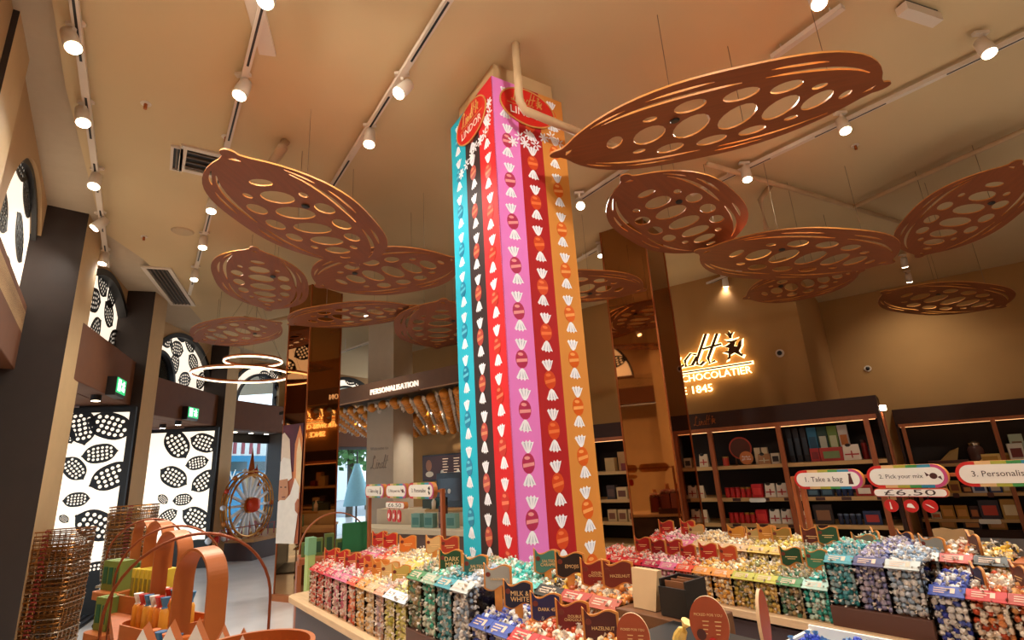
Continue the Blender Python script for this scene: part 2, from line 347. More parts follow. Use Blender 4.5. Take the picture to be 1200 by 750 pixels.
# entrance lobbies of bays 1 and 2: soffit, patterned light panel on the far side, glass door
PANELS = [(1, (-5.30, 7.25), 71.4, 'tall backlit cocoa pod panel in the nearer doorway behind wire baskets',
           [(103, 491, 156, 507), (95, 535, 139, 528), (94, 478, 99, 522), (76, 536, 98, 562), (104, 570, 158, 546), (73, 587, 106, 584), (88, 604, 138, 627), (70, 604, 80, 612), (88, 655, 108, 637), (92, 672, 133, 666), (76, 500, 84, 520)]),
          (2, (-6.02, 10.60), 80, 'backlit cocoa pod panel in the farther doorway beside the shop window',
           [(197, 504, 218, 537), (223, 513, 256, 525), (217, 546, 245, 539), (188, 550, 219, 568), (224, 575, 256, 552), (202, 587, 226, 584), (185, 612, 208, 598), (214, 598, 246, 616), (198, 637, 226, 625), (216, 642, 246, 640), (186, 580, 196, 590)])]
for bi, P, az, lab, pods in PANELS:
    f_, t0, t1, p0 = FB[bi]; M_ = Matrix.Rotation(f_.rot, 4, 'Z')
    struct(obj('ceiling', MB().box(t0-.4, t1+.35, p0+.27, p0+2.1, SP_LO, SP_LO+.06), SPAN, None, M_))
    d_ = struct(thing('door_%d' % bi, 'dark framed glass street door at the back of the %s entrance lobby' % ('nearer', 'farther')[bi-1], None, (0, 0, 0), f_.rot))
    obj('frame', MB().box(t0-.4, t1+.4, p0+2.0, p0+2.08, 2.3, SP_LO).box(t0-.4, t0-.3, p0+2.0, p0+2.08, 0, 2.3).box((t0+t1)/2-.05, (t0+t1)/2+.05, p0+2.0, p0+2.08, 0, 2.3), DARK, d_)
    obj('pane', MB().box(t0-.3, t1+.4, p0+2.03, p0+2.04, .02, 2.3), GLASS, d_)
    g_ = Frame(az); PV = Vector((*P, 0)); pp = PV.dot(g_.n); tr = PV.dot(g_.u)
    th = thing('light_panel', lab, 'light panel', (0, 0, 0), g_.rot)
    W_ = 1.55; TOP = SP_LO-.03
    obj('frame', MB().box(tr-W_, tr, pp-.02, pp+.05, TOP-.07, TOP).box(tr-.07, tr, pp-.02, pp+.05, 0, TOP-.07).box(tr-W_, tr-W_+.05, pp-.02, pp+.05, 0, TOP-.07).box(tr-W_, tr, pp-.01, pp+.05, 0, .5), BLACK, th)
    obj('lit_face', MB().box(tr-W_+.04, tr-.06, pp, pp+.03, .48, TOP-.06), LITP, th)
    for xa, ya, xb, yb in pods:
        A = g_.hit(xa, ya, pp); B = g_.hit(xb, yb, pp); L = math.hypot(B[0]-A[0], B[1]-A[1])/2
        q = print_pod((A[0]+B[0])/2, (A[1]+B[1])/2, L, math.atan2(B[1]-A[1], B[0]-A[0]), (tr-W_+.05, tr-.07, .48, TOP-.07), 1.0)
        if q[0]: link('pod_print', shape(q, .003, mats=[BLACK]), th, XZ(0, pp-.004))
    mt = 'exit_sign'
    ex = [(136, 453), (223, 484)][bi-1]; t_, z_ = f_.hit(*ex, p0-.05)
    es = thing('exit_sign', 'green lit running man exit sign on the spandrel above the %s doorway' % ('nearer', 'farther')[bi-1], 'sign', f_.w(t_, p0-.02, z_), f_.rot, 'exit signs')
    obj('housing', MB().box(-.19, .19, -.08, .02, -.13, .10), BLACK, es)
    obj('lit_face', MB().box(-.18, .18, -.09, -.08, -.09, .09), emit('exit_green', '#1f8f52', 1.6), es)
    q = MB()
    for (a, b, c_, d_) in ((.06, .09, .045, .065), (.045, .085, -.01, .045), (.02, .06, -.05, -.01), (.07, .12, -.06, -.01), (.0, .045, .02, .035), (.085, .12, .015, .03), (-.15, -.11, -.07, .07), (-.09, -.05, -.07, .07)): q.box(a, b, -.094, -.09, c_, d_)
    obj('running_figure', q, emit('exit_white', '#eafff2', 2.5), es)
    dl = [[(113, 464)], [(191, 498), (209, 494)]][bi-1]
    for k, xy in enumerate(dl):
        c = at_z(*xy, SP_LO-.01)
        s_ = thing('soffit_downlight', 'small round downlight under the %s doorway soffit%s' % (('nearer', 'farther')[bi-1], '' if bi == 1 else (', left one', ', right one')[k]), 'light', c)
        obj('housing', MB().lathe([(.055, -.06), (.055, .01)], 14), BLACK, s_); obj('lens', MB().lathe([(.045, -.064), (.045, -.058)], 14), LENS, s_)
# bay 0: closed wall panel between dark jambs
f_, t0, t1, p0 = FB[0]; M_ = Matrix.Rotation(f_.rot, 4, 'Z')
struct(obj('wall_left', MB().box(t0+.25, t1-.35, p0+.3, p0+.4, 0, SP_LO), BEIGE, None, M_))
struct(obj('wall_left', MB().box(t0-.5, t0+.25, p0+.2, p0+.42, 0, SP_LO).box(t1-.35, t1+.35, p0+.2, p0+.42, 0, SP_LO), DARK, None, M_))
# floor grille mat in the nearer entrance
f_, t0, t1, p0 = FB[1]
gm = thing('entrance_mat', 'black slatted metal entrance mat on floor inside nearer doorway', 'mat', (0, 0, 0), f_.rot)
obj('frame', MB().box(t0-.25, t1+.2, p0+.0, p0+1.2, .001, .008), BLACK, gm)
for k in range(14): obj('slat', MB().box(t0-.2, t1+.15, p0+.04+k*.082, p0+.085+k*.082, .008, .02), mat('mat_steel', '#5c5f68', .4, .5), gm)

# display window of bay 3: base, ledge, reveal, glass
f_, t0, t1, p0 = FB[3]; M3 = Matrix.Rotation(f_.rot, 4, 'Z')
struct(obj('baseboard_left', MB().box(t0-.05, t1+1.2, p0-.8, p0+.75, 0, .34), mat('dark_plinth', '#3a1d17', .5), None, M3))
struct(obj('trim_8', MB().box(t0-.05, t1+1.2, p0-.83, p0+.75, .34, .40), mat('ledge_oak', '#b98345', .5, scale=4, stretch=(1.5, 10, 10)), None, M3))
pg = p0+.8; tR = f_.hit(313, 570, pg)[0]
struct(obj('ceiling', MB().box(t0-.3, tR+1.2, p0+.26, pg+.1, SP_LO, SP_LO+.05), mat('grey_soffit', '#8a8482', .7), None, M3))
struct(obj('wall_left', MB().box(tR+.07, tR+1.6, p0+.27, pg+.15, 0, SP_LO), mat('grey_reveal', '#9a9aa2', .6), None, M3))
sw = struct(thing('window_6', 'street shop window behind the ferris wheel display', None, (0, 0, 0), f_.rot))
obj('frame', MB().box(t0-.9, tR+.07, pg, pg+.06, 2.42, SP_LO).box(tR, tR+.07, pg, pg+.06, .4, 2.42), BLACK, sw)
obj('pane', MB().box(t0-.9, tR, pg+.02, pg+.03, .4, 2.42), GLASS, sw)
for k, xy in enumerate([(275, 513), (294, 515), (312, 517)]):
    c = f_.w(f_.hit(xy[0], 511, p0+.5)[0], p0+.5, SP_LO); s_ = thing('soffit_downlight', 'small downlight in grey soffit over the shop window, %s from the left' % ORD[k], 'light', c)
    obj('housing', MB().lathe([(.06, -.012), (.06, .01)], 14), WHITE, s_); obj('lens', MB().lathe([(.05, -.016), (.05, -.01)], 14), LENS, s_)
# bay 4 window, lower street window
f_, t0, t1, p0 = FB[4]; M4 = Matrix.Rotation(f_.rot, 4, 'Z')
sw = struct(thing('window_7', 'tall street window with trees outside, left of the grey column', None, (0, 0, 0), f_.rot))
obj('frame', MB().box(t0-.5, t1+.5, p0+.05, p0+.12, 2.2, 2.3).box((t0+t1)/2+.95, (t0+t1)/2+1.02, p0+.05, p0+.12, 0, 2.2), BLACK, sw)
obj('pane', MB().box(t0-.5, t1+.5, p0+.08, p0+.09, 0, 2.2), GLASS, sw)

# ------------------------------------------------------------------ street outside
struct(obj('ground', MB().box(-40, 0, -10, 60, -.25, -.13), mat('asphalt', '#8d9096', .8, scale=20)))
f_, t0, t1, p0 = FB[3]
pb = p0+6; tA, tB = f_.hit(265, 570, pb)[0], f_.hit(313, 570, pb)[0]; Z = lambda y: f_.hit(290, y, pb)[1]
bus = thing('bus', 'blue double deck bus with white advert lettering outside the shop window', 'bus', f_.w((tA+tB)/2, pb, 0), f_.rot)
BLU = flat('#2f8fc0', .35)
obj('body', MB().box(-5, 5, 0, 2.4, .15, Z(534)), BLU, bus); obj('upper_deck', MB().box(-5, 5, .0, 2.4, Z(534), Z(534)+1.6), flat('#eef2f4'), bus)
for k in range(6): obj('window', MB().box(-4.7+k*1.6, -4.7+k*1.6+1.35, -.03, 0, Z(552), Z(541)), flat('#3f545c', .15), bus)
for k in range(9): obj('advert_stripe', MB().box(-3+k*.42, -2.85+k*.42, -.03, 0, Z(532), Z(532)+1.2), flat('#a8525c'), bus)
link('lettering', text_mesh('Va   Don', 1, WHITEP, .004, width=(tB-tA)*.96), bus, XZ(0, -.04, Z(557)))
for k in (-3.2, 3.2): obj('wheel', MB().lathe([(.45, -.1), (.45, .1)], 20, M=Matrix.Translation((k, 0, .45)) @ Matrix.Rotation(R(90), 4, 'X')), flat('#1b1b1b'), bus)
f_, t0, t1, p0 = FB[4]
for k, (dt, dp, h, r) in enumerate([(-.6, 6.5, 4.5, 1.9), (1.6, 7.5, 5.2, 2.2)]):
    tr = thing('street_tree', ['leafy green street tree seen through window, nearer the mirrored pillar', 'leafy green street tree seen through window, nearer the grey column'][k], 'tree', at_dist(*((410, 560), (431, 560))[k], (22, 28)[k])*1, f_.rot); tr.location.z = -.13
    obj('trunk', MB().tube([(0, 0, 0), (.05, 0, h*.4), (0, .05, h*.75)], .14, 8), flat('#4d4238'), tr)
    n = 900; c = RNG.normal(size=(n, 3)); c /= np.linalg.norm(c, axis=1)[:, None]; c *= r*RNG.uniform(.4, 1, (n, 1)); c[:, 2] = c[:, 2]*.8+h*.72
    mb = MB()
    for q in c:
        a = Vector(RNG.normal(size=3)).normalized()*.17; b = a.orthogonal().normalized()*.13; q = Vector(q); mb.add([q-a, q+b, q+a, q-b], [(0, 1, 2, 3)])
    tag(obj('foliage', mb, mat('leaf_green', '#5f8f55', .7, vary=.3, scale=3), tr), kind='stuff')
tb = thing('market_parasol', 'pale teal folded parasol outside the window beside the grey column', 'parasol', at_dist(418, 570, 18.5), f_.rot); tb.location.z = -.13
obj('canopy', MB().lathe([(.42, .7), (.28, 1.4), (.08, 2.0)], 12), flat('#8fbcc8', .8), tb, smooth=True); obj('pole', MB().lathe([(.03, 0), (.03, 2.4)], 8), BLACK, tb)
bd = thing('street_building', 'pale stone building across the street with rows of windows', 'building', (-19, 26, -.13), R(40))
obj('wall', MB().box(-14, 14, 6, 8, 0, 5), flat('#d9dde0', .8), bd)
for a in range(12):
    for b in range(2): obj('window', MB().box(-13+a*2.2, -12+a*2.2, 5.95, 6, .8+b*2.2, 2.2+b*2.2), flat('#8fa3b0', .2), bd)

# ------------------------------------------------------------------ mirror clad square pillars
def mirror_pillar(name, fr, L, w, d, lab):
    t_, p_ = L.dot(fr.u), L.dot(fr.n)
    th = struct(thing(name, lab, None, fr.w(t_, p_, 0), fr.rot))
    obj('mirror_cladding', MB().box(0, w, 0, d, 0, CEIL), MIRROR, th)
    e = .008
    for x, y in ((0, 0), (w, 0), (w, d), (0, d)): obj('copper_edge', MB().box(x-e, x+e, y-e, y+e, .02, CEIL), COPPER, th)
    obj('plinth', MB().box(-.02, w+.02, -.02, d+.02, 0, .08), COPPER, th); return th
mpl = mirror_pillar('column', MI, Vector((-3.31, 7.44, 0)), .46, .57, 'bronze mirror clad pillar left of the striped pillar')
mpr = mirror_pillar('column', BW, Vector((1.17, 6.03, 0)), .5626, .597, 'bronze mirror clad pillar right of the striped pillar')
# chef poster painted flat on the left pillar in place of its mirror reflection
ps = thing('poster', 'tall painted reflection of a poster of two people in chef hats, left mirrored pillar', 'poster', MI.w(Vector((-3.31, 7.44, 0)).dot(MI.u), Vector((-3.31, 7.44, 0)).dot(MI.n), 0), MI.rot)
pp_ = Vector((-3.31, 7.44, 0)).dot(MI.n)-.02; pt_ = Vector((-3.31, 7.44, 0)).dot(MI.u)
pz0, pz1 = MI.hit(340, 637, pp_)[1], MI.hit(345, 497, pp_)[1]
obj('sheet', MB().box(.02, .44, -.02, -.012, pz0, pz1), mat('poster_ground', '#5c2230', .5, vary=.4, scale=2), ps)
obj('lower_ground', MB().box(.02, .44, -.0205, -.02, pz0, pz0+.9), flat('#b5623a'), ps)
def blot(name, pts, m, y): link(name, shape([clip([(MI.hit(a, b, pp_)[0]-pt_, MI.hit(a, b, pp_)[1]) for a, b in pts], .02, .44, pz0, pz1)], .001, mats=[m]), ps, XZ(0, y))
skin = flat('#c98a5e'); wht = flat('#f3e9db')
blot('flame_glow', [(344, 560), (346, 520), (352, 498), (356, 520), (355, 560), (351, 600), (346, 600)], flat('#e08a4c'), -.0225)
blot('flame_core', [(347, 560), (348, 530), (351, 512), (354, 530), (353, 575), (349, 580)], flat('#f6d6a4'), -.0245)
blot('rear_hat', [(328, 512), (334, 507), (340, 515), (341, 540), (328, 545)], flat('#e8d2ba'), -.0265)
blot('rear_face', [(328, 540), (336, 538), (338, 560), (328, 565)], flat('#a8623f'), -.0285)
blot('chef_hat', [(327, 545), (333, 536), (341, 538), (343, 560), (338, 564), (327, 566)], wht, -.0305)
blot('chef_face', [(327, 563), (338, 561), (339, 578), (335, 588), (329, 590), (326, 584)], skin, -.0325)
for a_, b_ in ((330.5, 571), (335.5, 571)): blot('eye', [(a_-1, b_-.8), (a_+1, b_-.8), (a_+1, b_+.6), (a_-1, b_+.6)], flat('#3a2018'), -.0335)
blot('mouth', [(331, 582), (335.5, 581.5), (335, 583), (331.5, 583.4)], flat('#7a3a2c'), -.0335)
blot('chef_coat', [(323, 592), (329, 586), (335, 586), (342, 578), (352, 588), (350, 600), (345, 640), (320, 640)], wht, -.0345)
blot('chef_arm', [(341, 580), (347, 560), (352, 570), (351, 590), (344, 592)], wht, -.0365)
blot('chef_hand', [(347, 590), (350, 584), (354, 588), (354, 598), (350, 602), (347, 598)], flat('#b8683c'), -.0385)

# ------------------------------------------------------------------ striped central pillar
KX, KY = -.041, 3.0
ROTP = PI_.rot; K = Vector((KX, KY, 0))
struct(obj('column', MB().box(-.60, -.05, .05, .56, 4.085, CEIL), PLASTER, None, Matrix.Translation(K) @ Matrix.Rotation(ROTP, 4, 'Z')))
pil = thing('striped_pillar', 'square pillar clad in teal, brown, red, pink and orange stripes of wrapped truffles', 'pillar', K, ROTP)
TOPZ = 4.09
obj('core', MB().box(-.652, -.006, .006, .60, 0, TOPZ-.01), flat('#8a1414'), pil)
ML = lambda x, z, y=0: XZ(x, y, z)
MR = lambda y, z, x=0: Matrix(((0, 0, 1, x), (1, 0, 0, y), (0, 1, 0, z), (0, 0, 0, 1)))
fan = lambda s: [(0, .044*s), (-.018, .06*s), (-.042, .098*s), (-.03, .108*s), (-.020, .100*s), (-.008, .112*s), (.004, .102*s), (.016, .113*s), (.026, .101*s), (.044, .104*s), (.02, .06*s)]
slits = lambda s: [[(-.026, .098*s), (-.008, .062*s), (-.018, .100*s)], [(.0, .1*s), (.002, .064*s), (.008, .1*s)], [(.03, .096*s), (.012, .064*s), (.022, .1*s)]]
FANM = mat('print_white', '#f6f4fa', .45, vary=.06, scale=30); SHADE = flat('#c2bfd0')
def stripe(a0, a1, col, ball, band, z0, right, kx=1.0):
    m = mat('stripe_'+col.lstrip('#'), col, .6, vary=.02, scale=2)
    w = obj('stripe', (MB().box(-.006, 0, a0, a1, 0, TOPZ) if right else MB().box(-a1, -a0, 0, .006, 0, TOPZ)), m, pil)
    w['label'] = {'#12b2cc': 'teal stripe', '#2b1416': 'dark brown stripe', '#d0121a': 'bright red stripe', '#e87ecb': 'pink stripe', '#b00c12': 'deep red stripe', '#d88b38': 'orange stripe'}[col]
    F = MB(); S = MB(); B = MB(); G = MB(); ac = (a0+a1)/2
    z = z0+.3*3
    while z > .3:
        if z < TOPZ-.13:
            M_ = MR(ac, z, .0) if right else ML(-ac, z, 0)
            K_ = Matrix.Diagonal((kx, 1.15, 1, 1))
            jit = Matrix.Rotation(RNG.uniform(-.1, .1), 4, 'Z')
            for s in (1, -1):
                F.prism(fan(s), 0, .0015, M=M_ @ K_ @ jit)
                for q in slits(s): S.prism(q, 0, .002, M=M_ @ K_ @ jit)
            B.prism(ell(0, 0, .043, .049, 16), 0, .002, M=M_ @ K_ @ jit)
            G.prism([(-.038, -.020), (.038, -.010), (.039, .006), (-.037, -.002)], 0, .0026, M=M_ @ K_ @ jit); G.prism(ell(-.008, .026, .020, .009, 8), 0, .0026, M=M_ @ K_ @ jit)
        z -= .3
    obj('wrapper_print', F, FANM, w); obj('fold_print', S, SHADE, w); obj('truffle_print', B, flat(ball, .35), w); obj('shine_print', G, flat(band, .35), w)
stripe(0, .21, '#d0121a', '#c62a1c', '#ef7a58', 3.11, False); stripe(.21, .42, '#2b1416', '#b5413a', '#d9885e', 3.21, False); stripe(.42, .652, '#12b2cc', '#0b7fa6', '#5bc3d8', 3.008, False)
stripe(0, .20, '#e87ecb', '#b92f57', '#f0a09c', 3.308, True); stripe(.20, .39, '#b00c12', '#d84a1e', '#ef7c45', 3.19, True); stripe(.39, .60, '#d88b38', '#dc5f16', '#f2a45c', 3.03, True)
REDO = mat('oval_red', '#cf1c14', .4, vary=.03); GOLDP = flat('#d6a25a', .4, .3)
for right in (False, True):
    c = .28 if right else -.30; M_ = (lambda e: MR(c, 3.92, e)) if right else (lambda e: ML(c, 3.92, -e))
    hw, hh = (.225, .145) if right else (.225, .15)
    pq = link('oval_plaque', shape([ell(0, 0, hw, hh, 40)], .006, mats=[REDO]), pil, M_(.006))
    pq['label'] = 'red oval plaque with gold script and white capitals'
    link('gold_rim', shape([ell(0, 0, hw+.006, hh+.006, 40), ell(0, 0, hw-.004, hh-.004, 40)], .003, mats=[GOLDP]), pq, Matrix.Translation((0, 0, .006)))
    link('capitals', text_mesh('LINDOR', .09, WHITEP, .001, width=.30), pq, Matrix.Translation((0, -.055, .008)))
    ln = MB().box(-.17, .17, -.004, -.001, .006, .008); obj('gold_line', ln, GOLDP, pq)
    s_ = script_mb(.036, .0035, -.13, .01, 0); obj('gold_script', s_, GOLDP, pq, Matrix(((1, 0, 0, 0), (0, 0, 1, 0), (0, -1, 0, .009), (0, 0, 0, 1))))
    gl = MB()
    pts = [(601, 166), (609, 160), (619, 158), (628, 170), (637, 162), (646, 160), (651, 149), (655, 168), (615, 168)] if right else [(573, 121), (573, 133), (572, 145), (568, 157), (563, 165), (557, 172), (553, 183), (547, 193), (541, 204)]
    fr_ = Frame(57.6) if right else PI_
    for k, (x, y) in enumerate(pts):
        if right: t_, z_ = fr_.hit(x, y, K.dot(fr_.n)); t_ -= K.dot(fr_.u)
        else: t_, z_ = fr_.hit(x, y, K.dot(fr_.n)); t_ -= K.dot(fr_.u)
        m0 = MR(t_, z_, .001) if right else ML(t_, z_, -.001)
        if k % 2 == 0:
            gl.prism(ell(0, 0, .016, .018, 10), 0, .004, M=m0)
            for a in range(7): gl.prism(ell(.028, 0, .014, .007, 8), 0, .003, M=m0 @ Matrix.Rotation(a*.9+k, 4, 'Z'))
        else:
            for a in range(6): gl.prism(ell(.026, 0, .018, .006, 8), 0, .003, M=m0 @ Matrix.Rotation(a*1.05+k, 4, 'Z'))
    tag(obj('blossom_garland', gl, FANM, pil), kind='stuff')

# ------------------------------------------------------------------ hanging cocoa pods
PODS = [((1.358, 2.864, 3.527), 97, 5, -11, 1.06, 'largest plywood cocoa pod hanging in front, upper right of the striped pillar'),
        ((1.532, 4.262, 3.548), 44, -6, 2, .87, 'plywood cocoa pod with nub at upper left, just below the largest one'),
        ((2.813, 4.774, 3.297), 80, -3, -1, 1.07, 'long flat plywood cocoa pod right of centre, overlapping a smaller one'),
        ((3.629, 6.237, 3.472), 131, 0, 12, .70, 'half hidden small plywood cocoa pod behind the long flat one at right'),
        ((4.494, 4.756, 3.619), 8, -9, -7, .81, 'tilted plywood cocoa pod at the far right edge, cut off by the frame'),
        ((6.182, 7.194, 3.424), 80, -7, 2, 1.01, 'lowest thin plywood cocoa pod at right in front of the alcove wall'),
        ((-1.577, 3.706, 3.446), 7, -1, -7, .96, 'largest plywood cocoa pod hanging left of the striped pillar'),
        ((-2.72, 5.371, 3.601), 340, -6, -5, .80, 'round looking plywood cocoa pod below the large left one, near the windows'),
        ((-1.317, 5.121, 3.524), 113, -2, 4, .93, 'plywood cocoa pod directly left of the teal stripe, pointing right'),
        ((-2.083, 6.45, 3.495), 105, 0, -2, .95, 'thin plywood cocoa pod in front of the left mirrored pillar'),
        ((-1.0, 6.952, 3.407), 349, -4, 0, 1.03, 'plywood cocoa pod tucked behind the left edge of the striped pillar'),
        ((-4.068, 7.397, 3.634), -74, -3, -8, .79, 'plywood cocoa pod nearest the arched windows above the ring lights'),
        ((.70, 5.30, 3.30), 253, 0, 0, .855, 'plywood cocoa pod half hidden behind the right edge of the striped pillar')]
POUT, PHOL = pod_outline(), pod_holes()
for c, az, tl, ro, L, lab in PODS:
    a = Vector((math.sin(R(az))*math.cos(R(tl)), math.cos(R(az))*math.cos(R(tl)), math.sin(R(tl))))
    s_ = a.cross(Vector((0, 0, 1))).normalized(); n_ = s_.cross(a); b = s_*math.cos(R(ro)) + n_*math.sin(R(ro)); q = a.cross(b)
    M_ = Matrix.Identity(4)
    for i in range(3): M_[i][0] = a[i]; M_[i][1] = b[i]; M_[i][2] = q[i]
    M_.translation = c
    th = thing('hanging_pod', lab, 'ceiling decoration', M=M_, group='plywood cocoa pods hung from the ceiling')
    sc = lambda P: [(x*L, y*L) for x, y in P]
    link('panel', shape([sc(POUT)]+[sc(h) for h in PHOL], .0055, mats=[PODM, PODE]), th)
    sg = 1 if q.z > 0 else -1
    inv = M_.inverted()
    for k, (u, v) in enumerate(((-.27, .16), (.24, -.2), (.62, .12))):
        P = M_ @ Vector((u*L, v*L, 0)); w = MB().tube([inv @ P, inv @ Vector((P.x, P.y, CEIL))], .0022, 4)
        o = obj('suspension_wire', w, WIREM, th)
        if k < 1: obj('wire_fixing', MB().lathe([(.026, -.022), (.03, -.014), (.012, -.012), (.012, .03), (.004, .034)], 10, M=Matrix.Translation((u*L, v*L, 0)) @ Matrix.Rotation(0 if sg > 0 else math.pi, 4, 'X')), BLACK, th)

# ------------------------------------------------------------------ lighting tracks and spotlights
def track(pa, pb, lab, z=4.19, cut=.0):
    A, B = at_z(*pa, z), at_z(*pb, z); d = B-A; L = d.length; rot = math.atan2(d.y, d.x)
    th = thing('lighting_track', lab, 'light', A, rot)
    obj('rail', MB().box(0, L, -.022, .022, -.015, .02), WHITE, th)
    k = 0; x = .1
    while x < L-.4:
        obj('slot', MB().box(x, x+.55, -.007, .007, -.017, -.0145), BLACK, th); x += .95
    for x in (.15*L, .85*L): obj('hanger', MB().tube([(x, 0, .02), (x, 0, CEIL-z)], .006, 5), WHITE, th)
    return A, d/L
track((84, -20), (126, 312), 'white lighting track along the window side, far left')
track((312, -10), (222, 345), 'white lighting track left of the big left pod')
track((535, -15), (385, 225), 'white lighting track running to upper edge left of the striped pillar')
track((1250, 18), (810, 228), 'long white lighting track behind the largest pod, from the right edge')
track((988, 8), (905, 68), 'short white track segment above the largest pod')
track((735, 197), (676, 236), 'short white track just right of the striped pillar')
track((728, 276), (676, 306), 'white track segment below it, right of the striped pillar')
track((870, 316), (780, 352), 'upper of two white tracks before the sign wall', z=4.15)
track((905, 330), (700, 396), 'lower of two white tracks before the sign wall', z=4.12)
track((1215, 318), (1100, 337), 'white track at the right edge in front of the alcove', z=4.1)
track((460, 392), (396, 414), 'faint white track on wall above the personalising fascia', z=4.0)
lampdata = bpy.data.lights.new('track_spot', 'SPOT'); lampdata.energy = SPOT_W; lampdata.color = SPOT_COL; lampdata.spot_size = R(118); lampdata.spot_blend = .9; lampdata.shadow_soft_size = .05
lowdata = lampdata.copy(); lowdata.energy = SPOT_W*.35
body_me = MB().lathe([(.030, .10), (.040, .098), (.046, .02), (.048, -.045), (.043, -.047)], 18).mesh('body', [WHITE], True)
lens_me = MB().lathe([(.041, -.053), (.041, -.046)], 18).mesh('lens', [LENS])
arm_me = MB().box(-.05, .05, -.018, .018, .14, .165).tube([(0, 0, .15), (0, 0, .09)], .012, 6).mesh('arm', [WHITE])
def spot(pos, aim, lab, on=True, s=1.0, light=True):
    z = -Vector(aim).normalized(); M_ = z.to_track_quat('Z', 'Y').to_matrix().to_4x4(); M_.translation = pos
    th = thing('track_spotlight', lab, 'light', M=Matrix.Translation(pos), group='track spotlights')
    RM = M_.copy(); RM.translation = (0, 0, 0); SM = Matrix.Diagonal((s, s, s, 1))
    link('body', body_me, th, RM @ SM); link('lens', lens_me, th, RM @ SM)
    link('arm', arm_me, th, Matrix.Diagonal((s, s, s*.9, 1)))
    if light:
        lo = bpy.data.objects.new('spot_light', lowdata if 'alcove' in lab or 'far left track' in lab or 'between two right pods' in lab else lampdata); COL.objects.link(lo); lo.parent = th; lo.matrix_local = RM @ Matrix.Translation((0, 0, -.062*s))
SPOTS = [((84, 50), (.5, -.1, -1), 'white spotlight nearest the top on the far left track'), ((97, 139), (.4, -.2, -1), 'second white spotlight from the top on the far left track'),
         ((111, 214), (.2, -.3, -1), 'third white spotlight from the top on the far left track'), ((115, 264), (-.5, -.5, -1), 'fourth spotlight on far left track, turned to the windows'), ((121, 305), (0, -.2, -1), 'lowest white spotlight of the far left track'),
         ((283, 107), (-.1, -.3, -1), 'white spotlight above the big left pod'), ((248, 243), (.1, -.2, -1), 'white spotlight left beside the big left pod'), ((238, 286), (.1, -.2, -1), 'white spotlight left below the big left pod'), ((228, 324), (.1, -.2, -1), 'lowest spotlight on the track left of the big left pod'), ((313, -3), (0, -.3, -1), 'white spotlight cut by the top edge, left'),
         ((471, 106), (-.5, -.5, -1), 'upper spotlight on the track left of the striped pillar'), ((433, 164), (0, -.2, -1), 'lower spotlight on the track left of the striped pillar'),
         ((1156, 58), (-.1, -.3, -1), 'white spotlight at the upper right, on the long track'), ((989, 149), (-.1, -.3, -1), 'white spotlight just under the right tip of the largest pod'), ((875, 206), (-.1, -.2, -1), 'white spotlight between the two front right pods'), ((836, 134), (0, -.5, -1), 'spotlight shining through a hole of the largest pod'), ((958, 0), (-.2, -.4, -1), 'white spotlight cut by the top edge above the largest pod'),
         ((680, 240), (-.1, -.9, -.8), 'glaring spotlight right of the striped pillar, aimed at the viewer'), ((704, 296), (0, -.1, -1), 'spotlight on the short track by the right mirrored pillar'),
         ((850, 332), (.2, .6, -1), 'spotlight near the long flat pod on the upper wall track'), ((820, 344), (0, -.5, -1), 'bright spotlight on the upper wall track'), ((806, 351), (.3, .6, -1), 'dark spotlight left on the upper wall track'), ((866, 347), (0, -.1, -1), 'right spotlight on the lower wall track'), ((817, 359), (0, -.1, -1), 'left spotlight on the lower wall track'),
         ((1196, 328), (-.2, .2, -1), 'spotlight at the right edge by the alcove'), ((1060, 309), (.3, .5, -1), 'upper spotlight between two right pods'), ((1065, 327), (.3, .5, -1), 'lower spotlight between two right pods'), ((449, 409), (0, -.1, -1), 'distant spotlight above the personalising fascia'), ((377, 357), (0, -.2, -1), 'spotlight between pods before the left mirrored pillar'), ((430, 368), (0, -.2, -1), 'spotlight glowing through a hole of the thin left pod')]
for (xy, aim, lab) in SPOTS: spot(at_z(*xy, 4.07), aim, lab)
# unseen lamps added behind and beside the camera to brighten the shop
for k, (x, y) in enumerate([(-1, -1.2), (3.4, 1.6), (3.6, -1), (5.8, 3.2), (6.2, .4), (9, 1.5), (4.8, 2.2), (2.2, -3), (-.6, 10.2), (-2.6, 10.6)]):
    spot(Vector((x, y, 4.07)), (RNG.uniform(-.3, .3), RNG.uniform(-.3, .3), -1), 'unseen white track spotlight added to brighten the shop floor')

for x, y, aim in ((-1.5, .9, (1.3, 1.9, -1.6)), (1.3, .5, (-1.1, 2.2, -1.7)), (1.7, -.9, (-1.5, 3.6, -1.9)), (-2.0, 2.0, (1.9, 1.2, -1.7))):  # added out of view to throw more light on the pillar faces
    spot(Vector((x, y, 4.07)), aim, 'unseen white track spotlight added to brighten the striped pillar')
# ------------------------------------------------------------------ ceiling services
def grille(name, lab, c, rot, w, h, n, e=.05):
    th = thing(name, lab, 'vent', c, rot)
    f = MB().box(-w/2-e, w/2+e, -h/2-e, -h/2, -.02, 0).box(-w/2-e, w/2+e, h/2, h/2+e, -.02, 0).box(-w/2-e, -w/2, -h/2, h/2, -.02, 0).box(w/2, w/2+e, -h/2, h/2, -.02, 0)
    obj('frame', f, WHITE, th); obj('duct', MB().box(-w/2, w/2, -h/2, h/2, -.003, 0), BLACK, th)
    for k in range(n): y = -h/2+(k+.5)*h/n; obj('slat', MB().box(-w/2, w/2, y-.006, y+.006, -.018, -.004), flat('#6b5a4a'), th)
A, B = at_z(226, 172, CEIL), at_z(262, 181, CEIL); grille('ceiling_vent', 'square slatted air vent in ceiling above tip of big left pod', (A+at_z(258, 208, CEIL))/2, math.atan2((B-A).y, (B-A).x), .32, .34, 4)
